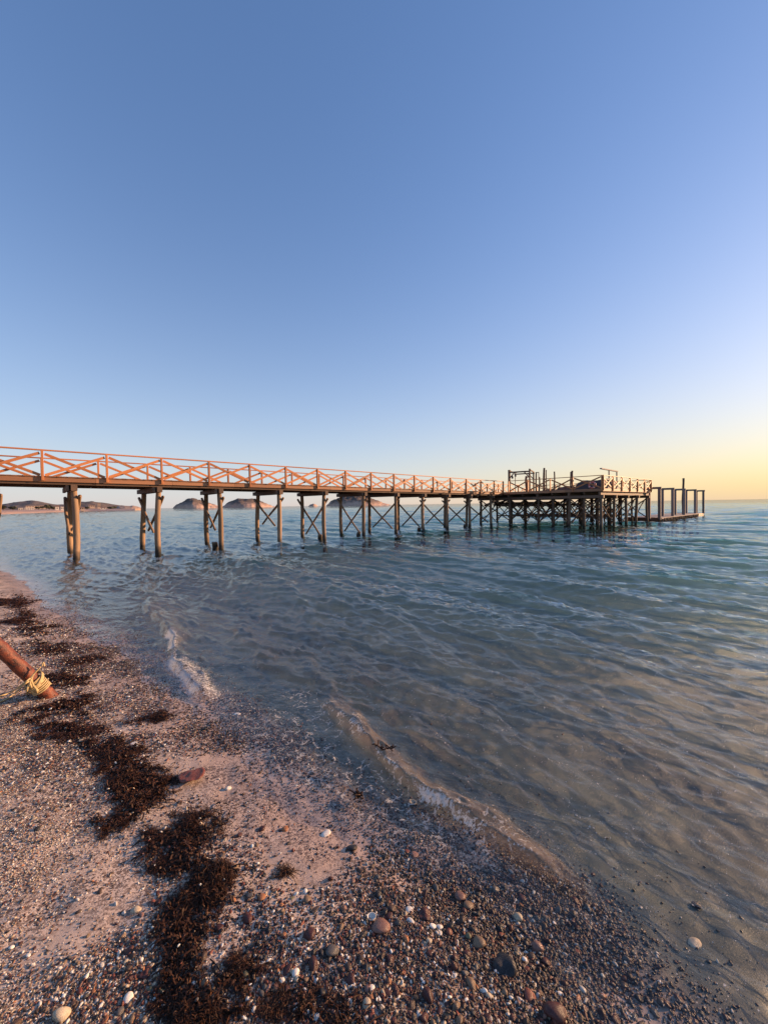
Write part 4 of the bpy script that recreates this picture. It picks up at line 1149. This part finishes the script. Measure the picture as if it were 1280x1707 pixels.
# the stones and shells that stand out: px, py, width, colour, shape, ratio, rot, label, short reference
LM = [
 (838, 1612, 46, 'charcoal', 'angular', 1.0, -.55, 'large charcoal oval stone at the edge of the wash', 'the large charcoal oval stone'),
 (707, 1528, 28, 'maroon', 'angular', 1.15, .3, 'glossy maroon blunt stone above three white shells', 'the glossy maroon blunt stone'),
 (634, 1547, 30, 'pink', 'tri', 1.1, .2, 'pink rounded triangular stone beside the cup shaped shell', 'the pink triangular stone'),
 (619, 1533, 15, 'white', 'shell', 1.0, 0, 'white cup shaped shell lying open next to the pink triangular stone', 'the open white cup shell'),
 (682, 1518, 15, 'white', 'flat', 1.0, .2, 'white shell chip upper left of the glossy maroon stone', None),
 (684, 1537, 16, 'white', 'flat', .8, -.6, 'white sliver directly left of the glossy maroon stone', None),
 (722, 1545, 11, 'white', 'oval', 1.2, 0, 'left white pebble of three below the glossy maroon stone', None),
 (733, 1546, 11, 'white', 'oval', 1.2, 1, 'right white pebble of three below the glossy maroon stone', None),
 (733, 1557, 11, 'white', 'flat', 1.2, 1, 'lowest white pebble of three below the glossy maroon stone', None),
 (714, 1569, 12, 'cream', 'oval', 1.2, .5, 'pinkish cream pebble under the three white pebbles', 'the pinkish cream pebble'),
 (923, 1695, 44, 'maroon', 'angular', .95, .1, 'broad dark maroon stone at the bottom edge nearest the water', 'the broad maroon bottom stone'),
 (787, 1642, 21, 'tan', 'oval', 1.0, -.8, 'tan pear shaped stone left below the charcoal oval stone', 'the tan pear shaped stone'),
 (756, 1626, 13, 'white', 'flat', 1.25, 1.2, 'white oval pebble between the maroon and charcoal stones', 'the lone white oval pebble'),
 (808, 1656, 12, 'white', 'oval', .8, -.5, 'upper of two touching white pebbles below the charcoal stone', None),
 (817, 1663, 13, 'cream', 'oval', .9, -.5, 'lower, creamier of two touching pebbles below the charcoal stone', 'the two touching pale pebbles'),
 (765, 1497, 21, 'pink', 'oval', 1.0, -.9, 'pinkish tan stone lying in the wash above the gravel', 'the pinkish tan stone in the wash'),
 (782, 1511, 17, 'tan', 'oval', 1.2, 0, 'round tan stone touching the pinkish one in the wash', None),
 (864, 1534, 16, 'cream', 'oval', 1.0, -.6, 'cream oval pebble under thin water right of the gravel', 'the cream pebble under water'),
 (838, 1561, 13, 'brick red', 'oval', 1.1, 0, 'small brick red pebble in foam above the charcoal stone', 'the brick red pebble in foam'),
 (797, 1573, 22, 'tan', 'tri', 1.0, .1, 'pointed tan stone upper left of the charcoal stone', 'the pointed tan stone'),
 (882, 1662, 19, 'brick red', 'tri', 1.2, .3, 'brick red wedge stone above the broad maroon bottom stone', 'the brick red wedge stone'),
 (897, 1584, 20, 'pink', 'oval', .9, -.5, 'pale pinkish stone half under the wash right of the charcoal stone', 'the pale pinkish wash stone'),
 (322, 1297, 34, 'brick red', 'slab', 1.7, .2, 'flat brick red slab stone beside the largest seaweed mound', 'the flat brick red slab'),
 (543, 1391, 17, 'white', 'flat', 1.1, .3, 'white oval shell chip on bare sand by the foam edge', 'the white chip by the foam edge'),
 (510, 1488, 9, 'white', 'oval', 1.2, 1, 'white bead like pebble alone on bare sand', 'the white bead on bare sand'),
 (412, 1532, 24, 'maroon', 'oval', .85, -.9, 'long dull maroon stone right of the tall seaweed tuft', 'the long dull maroon stone'),
 (242, 1625, 23, 'maroon', 'angular', 1.1, .5, 'dark red blocky stone left of the bottom seaweed mat', 'the dark red blocky stone'),
 (228, 1517, 16, 'cream', 'oval', 1.1, .5, 'cream oval pebble on the smooth sand strip', 'the cream oval on smooth sand'),
 (409, 1624, 15, 'olive', 'oval', 1.2, .5, 'olive green round pebble beside the seaweed patch', 'the olive green pebble'),
 (271, 1650, 18, 'olive', 'angular', 1.1, .5, 'speckled olive stone above the bottom seaweed mat', 'the speckled olive stone'),
 (308, 1652, 20, 'brown', 'oval', 1.3, .5, 'round brown stone above the bottom seaweed mat', 'the round brown stone'),
 (100, 1697, 30, 'cream', 'angular', 1.0, .5, 'big cream stone at the bottom left of the pale gravel', 'the big cream bottom stone'),
 (389, 1446, 18, 'tan', 'oval', 1.0, .3, 'tan stone above right of the tall seaweed tuft', 'the tan stone above the tuft'),
 (475, 1384, 13, 'orange', 'oval', 1.0, .8, 'orange tan pebble on bare sand near the foam', 'the orange pebble on bare sand'),
 (553, 1587, 22, 'grey', 'tri', 1.0, .4, 'grey triangular stone left of centre in the gravel', 'the grey triangular stone'),
 (524, 1613, 26, 'maroon', 'oval', .8, -1.1, 'long maroon stone below the grey triangular stone', 'the long maroon stone'),
 (514, 1562, 20, 'maroon', 'oval', 1.2, -1.1, 'rounded maroon stone above the grey triangular stone', 'the rounded maroon stone'),
 (612, 1678, 16, 'cream', 'oval', 1.1, 0, 'round cream pebble low in the dark gravel', None),
 (620, 1651, 12, 'white', 'oval', 1.1, 0, 'round white pebble above the cream and orange ones', 'the round white pebble'),
 (614, 1652, 13, 'pink', 'oval', 1.1, 0, 'pink pebble half hidden behind the round white pebble', None),
 (620, 1664, 12, 'orange', 'oval', 1.1, 0, 'pale orange pebble between round white and cream pebbles', None),
 (494, 1625, 14, 'white', 'oval', 1.0, .5, 'upper white pebble of a stacked pair in the left gravel', 'the stacked white pair'),
 (496, 1634, 11, 'cream', 'oval', 1.0, .5, 'lower cream pebble of a stacked pair in the left gravel', None),
 (529, 1699, 12, 'white', 'oval', 1.0, .5, 'white pebble at the very bottom of the gravel', 'the white pebble at the bottom'),
 (415, 1668, 14, 'white', 'angular', 1.0, .5, 'white angular chip right of the bottom seaweed mat', 'the white angular chip'),
 (712, 1665, 24, 'maroon', 'oval', .8, -1.2, 'tall maroon stone low in the right gravel', 'the tall maroon stone'),
 (1159, 1574, 20, 'cream', 'flat', 1.0, .4, 'pale flat stone under clear water at lower right', 'the pale flat stone under water'),
 (587, 1414, 16, 'charcoal', 'oval', 1.1, .2, 'black round pebble in the foam edge of the wash', 'the black pebble in the foam'),
 (688, 1341, 13, 'cream', 'shell', 1.0, 0, 'pale ring like shell under shallow water near the breaker', 'the pale ring shell'),
 (395, 1191, 13, 'white', 'flat', .7, .3, 'white shell sliver on the sand near the lone seaweed clump', 'the white sliver on the sand'),
 (222, 1240, 10, 'white', 'flat', 1, .3, 'white chip resting above the seaweed mound', 'the white chip on the seaweed'),
]
for (px, py, w_, c, shp, ra, rot, lab, ref) in LM: pebble(px, py, w_, c, shp, lab, ra, rot, tiltx=3.1416 if shp == 'shell' else None)

# fields used for scattering (evaluated at a point on the beach)
def blob(px, py, x, y, sx, sy): return np.exp(-((px - x) / sx) ** 2 - ((py - y) / sy) ** 2)
def dark_density(px, py):
    d = blob(px, py, 640, 1690, 430, 130) * 1.4 + blob(px, py, 880, 1600, 190, 130) + blob(px, py, 700, 1490, 220, 75) * .9 + blob(px, py, 350, 1600, 150, 120) * .6
    d += blob(px, py, 200, 1110, 150, 45) * .8 + blob(px, py, 300, 1240, 160, 60) * .5 + blob(px, py, 100, 1220, 170, 60) * .4 + blob(px, py, 80, 1060, 120, 40) * .7
    d += blob(px, py, 60, 1330, 190, 130) * .16 + blob(px, py, 340, 1440, 150, 50) * .4
    d -= blob(px, py, 380, 1330, 110, 60) * .35 + blob(px, py, 520, 1450, 95, 65) * .7 + blob(px, py, 150, 1490, 85, 70) * .8 + blob(px, py, 420, 1290, 90, 40) * .3
    return np.clip(d, 0.03, 1.3)

# 250 more separate stones, the larger ones lying about
loose = []
tries = 0
q = np.random.default_rng(5)
cw = ['maroon'] * 10 + ['brown'] * 8 + ['charcoal'] * 6 + ['grey'] * 4 + ['tan'] * 3 + ['pink'] * 1 + ['brick red'] * 2 + ['cream'] * 1 + ['white'] * 4 + ['olive'] + ['orange']
while len(loose) < 300 - len(LM) and tries < 20000:
    tries += 1
    px, py = q.uniform(210, 1150), q.uniform(1380, 1704)
    if q.uniform() > dark_density(px, py) * .9: continue
    if float(sdist(*atg(px, py)[:2])) > .32: continue
    c = cw[q.integers(len(cw))]; w_ = q.uniform(9, 17.5) * (.7 if c in ('white', 'cream') else 1) * (.75 + .25 * (py - 1380) / 320)
    if any((px - a) ** 2 + (py - b) ** 2 < ((w_ + s_) * .5) ** 2 for a, b, s_ in PLACED): continue
    shp = ['oval', 'oval', 'angular', 'flat', 'tri'][q.integers(5)]
    if c == 'white' and q.uniform() < .35: shp = 'flat'
    o = pebble(px, py, w_, c, shp, None, q.uniform(.8, 1.25))
    loose.append((px, py, c, o, shp, w_))
REFS = [(l[0], l[1], l[8]) for l in LM if l[8]]
ORD = ['', 'second ', 'third ', 'fourth ', 'fifth ', 'sixth ', 'seventh ', 'eighth ', 'ninth ', 'tenth ']
taken = set()
for i, (px, py, c, o, shp, w_) in enumerate(loose):
    best = None
    for rx, ry, ref in sorted(REFS, key=lambda r: (r[0] - px) ** 2 + (r[1] - py) ** 2)[:14]:
        d0 = (rx - px) ** 2 + (ry - py) ** 2
        k = sum(1 for (a, b, cc, *_r) in loose if cc == c and (a - rx) ** 2 + (b - ry) ** 2 < d0)
        if k < 10 and (best is None or k < best[0]): best = (k, ref)
        if best and best[0] < 2: break
    k, ref = best if best else (9, 'the gravel edge')
    kind = 'wedge shaped' if shp == 'tri' else ('flattish' if shp == 'flat' else ('blocky' if shp == 'angular' else 'rounded'))
    lab = f'{kind} {c} pebble, {ORD[k]}nearest {c} one to {ref}'
    if len(lab.split()) > 16: lab = f'{c} pebble, {ORD[k]}nearest {c} one to {ref}'
    tag(o, lab, 'pebble', 'loose stones on the beach')

# ------------------------------------------------------------------ gravel and shell grit (too many to count)
src = bpy.data.collections.new('gravel_sources')
for k in range(5):
    so = bpy.data.objects.new('gravel_shape', pebble_mesh('gravel_shape', 200 + k, 2, ['round', 'angular', 'flat', 'round', 'angular'][k], M['gravel'])); src.objects.link(so)
ng = bpy.data.node_groups.new('scatter', 'GeometryNodeTree')
ng.interface.new_socket('Geometry', in_out='INPUT', socket_type='NodeSocketGeometry'); ng.interface.new_socket('Geometry', in_out='OUTPUT', socket_type='NodeSocketGeometry')
N = ng.nodes; gi = N.new('NodeGroupInput'); go = N.new('NodeGroupOutput'); iop = N.new('GeometryNodeInstanceOnPoints'); ci = N.new('GeometryNodeCollectionInfo')
ci.inputs['Collection'].default_value = src; ci.inputs['Separate Children'].default_value = True; ci.inputs['Reset Children'].default_value = True
def nattr(nm, dt):
    n = N.new('GeometryNodeInputNamedAttribute'); n.data_type = dt; n.inputs['Name'].default_value = nm; return n.outputs['Attribute']
e2r = N.new('FunctionNodeEulerToRotation')
ng.links.new(gi.outputs[0], iop.inputs['Points']); ng.links.new(ci.outputs[0], iop.inputs['Instance']); iop.inputs['Pick Instance'].default_value = True
ng.links.new(nattr('idx', 'INT'), iop.inputs['Instance Index']); ng.links.new(nattr('rot', 'FLOAT_VECTOR'), e2r.inputs[0])
ng.links.new(e2r.outputs[0], iop.inputs['Rotation']); ng.links.new(nattr('scl', 'FLOAT_VECTOR'), iop.inputs['Scale']); ng.links.new(iop.outputs[0], go.inputs[0])

def scatter(name, label, X, Y, r, cols, seed, sink=.3):
    q = np.random.default_rng(seed); n = len(X)
    Zg = ground_z(X, Y)
    sc = np.stack([r * q.uniform(.85, 1.3, n), r * q.uniform(.85, 1.2, n), r * q.uniform(.7, 1.3, n)], -1)
    m = bpy.data.meshes.new(name); m.vertices.add(n)
    m.vertices.foreach_set('co', np.stack([X, Y, Zg + r * (.52 - sink)], -1).astype(np.float32).ravel())
    attr(m, 'scl', sc, 'FLOAT_VECTOR'); attr(m, 'rot', np.stack([q.normal(0, .35, n), q.normal(0, .35, n), q.uniform(0, 6.28, n)], -1), 'FLOAT_VECTOR')
    attr(m, 'idx', q.integers(0, 5, n), 'INT'); attr(m, 'col', np.concatenate([cols, np.ones((n, 1))], 1), 'FLOAT_COLOR')
    o = link(bpy.data.objects.new(name, m)); md_ = o.modifiers.new('scatter', 'NODES'); md_.node_group = ng
    tag(o, label, None, None, 'stuff'); return o
PAL = np.array([COLS[k] for k in ('maroon', 'brown', 'charcoal', 'grey', 'tan', 'pink', 'brick red', 'cream', 'white', 'orange')])
def pick(n, w, q):
    w = np.array(w, float); w /= w.sum(); c = PAL[q.choice(len(PAL), n, p=w)] * q.uniform(.7, 1.25, (n, 1)); return np.clip(c, 0, .85)
def sample(n, xr, yr, q):
    X = q.uniform(*xr, n); Y = q.uniform(*yr, n); return X, Y
q = np.random.default_rng(99)
AX, AY, AR, AC = [], [], [], []
W_DARK = [38, 20, 24, 7, 3, 2, 5, 1.5, 7, 1.0]; W_PALE = [14, 14, 8, 12, 20, 12, 3, 12, 12, 3]
for (r0, r1, Zmax, cov) in ((.0022, .0036, 2.6, .60), (.0036, .0058, 3.8, .60), (.0058, .0085, 5.5, .85), (.0085, .0115, 8.5, .38), (.012, .02, 13, .045)):
    x0, x1, y0, y1 = -Zmax * 1.05, 1.9, .95, Zmax
    area = (x1 - x0) * (y1 - y0); rm = (r0 + r1) / 2
    n = int(area * cov / (math.pi * rm * rm * .8))
    n = min(n, 400000)
    X, Y = sample(n, (x0, x1), (y0, y1), q)
    s = sdist(X, Y); pr = proj(np.stack([X, Y, ground_z(X, Y)], -1)); px, py = pr[:, 0], pr[:, 1]
    dd = dark_density(px, py)
    patch = np.clip(.65 + .7 * vnoise(X, Y, 5, 61, 3), .1, 1.3)
    sub = np.clip(1.1 - (s - .15) / .40, .05, 1)
    dd = dd + .55 * np.exp(-((s - .28) / .30) ** 2)
    inside = (px > -60) & (px < 1340) & (py > 930) & (py < 1790) & (s < 2.2)
    k = inside & (q.uniform(0, 1, n) < dd * patch * sub)
    X, Y, px, py = X[k], Y[k], px[k], py[k]; n = len(X)
    r = q.uniform(0, 1, n) ** 1.6 * (r1 - r0) + r0
    pale = q.uniform(0, 1, n) < np.clip(blob(px, py, 40, 1480, 230, 300) * 1.2 + .12, 0, 1)
    c = np.where(pale[:, None], pick(n, W_PALE, q), pick(n, W_DARK, q))
    c = c * (1 - .42 * np.clip((s[k] + .5) / .35, 0, 1))[:, None]      # wet near the sea
    AX.append(X); AY.append(Y); AR.append(r); AC.append(c)
AX, AY, AR, AC = map(np.concatenate, (AX, AY, AR, AC))
print('gravel', len(AX))
scatter('gravel', 'dark and pale pebbly gravel covering the beach', AX, AY, AR, AC, 3)
# pale shell grit of the upper beach
n = 420000
X, Y = sample(n, (-4.2, .3), (.9, 4.2), q); pr = proj(np.stack([X, Y, ground_z(X, Y)], -1)); px, py = pr[:, 0], pr[:, 1]
dens = blob(px, py, 20, 1400, 190, 190) + blob(px, py, 60, 1680, 220, 120) * 1.0 + blob(px, py, 0, 1210, 80, 30) - blob(px, py, 165, 1490, 70, 80) * .5
k = (px > -60) & (py < 1790) & (q.uniform(0, 1, n) < np.clip(dens, 0, 1) * np.clip(.75 + .5 * vnoise(X, Y, 7, 62, 2), .2, 1))
X, Y = X[k], Y[k]; n = len(X)
scatter('shell_grit', 'fine pale shell grit and chips on the upper beach', X, Y, .0017 + .0034 * q.uniform(0, 1, n) ** 2.5, pick(n, [15, 9, 6, 7, 16, 11, 3, 30, 26, 3], q), 4, .15)
print('grit', n)
# loose seaweed and dark litter along the strandline, between and around the clumps
line = np.array([(-30, 1003), (25, 1004), (62, 1046), (20, 1036), (95, 1086), (142, 1101), (95, 1142), (118, 1178), (60, 1190), (118, 1226), (200, 1262), (234, 1312), (205, 1365), (262, 1398), (318, 1374), (276, 1440), (345, 1478), (300, 1512), (306, 1560), (280, 1630), (330, 1690), (420, 1640), (470, 1680), (560, 1700)], float)
def near_line(px, py):
    d = np.full(px.shape, 1e9)
    for (x0, y0), (x1, y1) in zip(line[:-1], line[1:]):
        ux, uy = x1 - x0, (y1 - y0); L2 = ux * ux + uy * uy * 2.2
        k = np.clip(((px - x0) * ux + (py - y0) * uy * 2.2) / L2, 0, 1)
        d = np.minimum(d, np.hypot(px - x0 - k * ux, (py - y0 - k * uy) * 1.5))
    return d
X, Y = sample(500000, (-12, .4), (1.0, 13), q)
X2, Y2 = sample(500000, (-4, .4), (1.0, 4.4), q); X, Y = np.concatenate([X, X2]), np.concatenate([Y, Y2])
pr = proj(np.stack([X, Y, ground_z(X, Y)], -1)); px, py = pr[:, 0], pr[:, 1]
ok = (px > -80) & (px < 700) & (py > 960) & (py < 1790) & (sdist(X, Y) < .05); X, Y, px, py = X[ok], Y[ok], px[ok], py[ok]
XC, YC = sample(60000, (-6, .3), (1.0, 7), q); pc = proj(np.stack([XC, YC, ground_z(XC, YC)], -1))
kc = q.uniform(0, 1, len(XC)) < np.exp(-(near_line(pc[:, 0], pc[:, 1]) / 38) ** 2) * .4
XC, YC = XC[kc], YC[kc]; nc = len(XC)
scatter('chips', 'shell chips and small pebbles caught on top of the seaweed', XC, YC, (.0022 + .004 * q.uniform(0, 1, nc) ** 2) * (1 + .12 * np.hypot(XC, YC)), pick(nc, [20, 14, 12, 8, 10, 8, 4, 14, 14, 3], q), 14, -2.2)
dl_ = near_line(px, py); wd = 12 + 26 * np.clip((py - 1000) / 400, 0, 1)
pat = vnoise(X, Y, 9, 71, 3) + .6 * vnoise(X, Y, 30, 72, 2)
dens = np.exp(-(dl_ / wd) ** 2) * np.clip(.16 + 1.45 * pat, 0, 1)
k = q.uniform(0, 1, len(X)) < dens * .62; X, Y = X[k], Y[k]; n = len(X)
print('shreds', n)
far_ = 1 + .28 * np.hypot(X, Y)
a0 = q.uniform(0, 6.2832, n); L = q.gamma(2.5, .009, n) * far_ ** .5; cu = q.normal(0, 1.8, n); w_ = q.uniform(.0008, .0024, n) * far_; lift = q.exponential(.006, n) + .003; roll = q.uniform(-1, 1, n)
cx_, cy_ = X.copy(), Y.copy(); rows = []
for m in range(4):
    u = m / 3; d = a0 + cu * u; z = ground_z(cx_, cy_) + .006 + lift * (1 - (2 * u - .8) ** 2 * .8)
    rows.append(np.stack([cx_ - np.sin(d) * w_, cy_ + np.cos(d) * w_, z + w_ * roll], -1)); rows.append(np.stack([cx_ + np.sin(d) * w_, cy_ - np.cos(d) * w_, z - w_ * roll], -1))
    cx_ = cx_ + np.cos(d) * L / 3; cy_ = cy_ + np.sin(d) * L / 3
V = np.stack(rows, 1).reshape(-1, 3); b_ = np.arange(n) * 8
FF = np.concatenate([np.stack([b_ + 2 * m, b_ + 2 * m + 1, b_ + 2 * m + 3, b_ + 2 * m + 2], -1) for m in range(3)])
so = link(bpy.data.objects.new('seaweed_shreds', fast_mesh('seaweed_shreds', V, FF, M['weed'], False))); tag(so, 'loose shreds of brown seaweed scattered along the strandline', None, None, 'stuff')
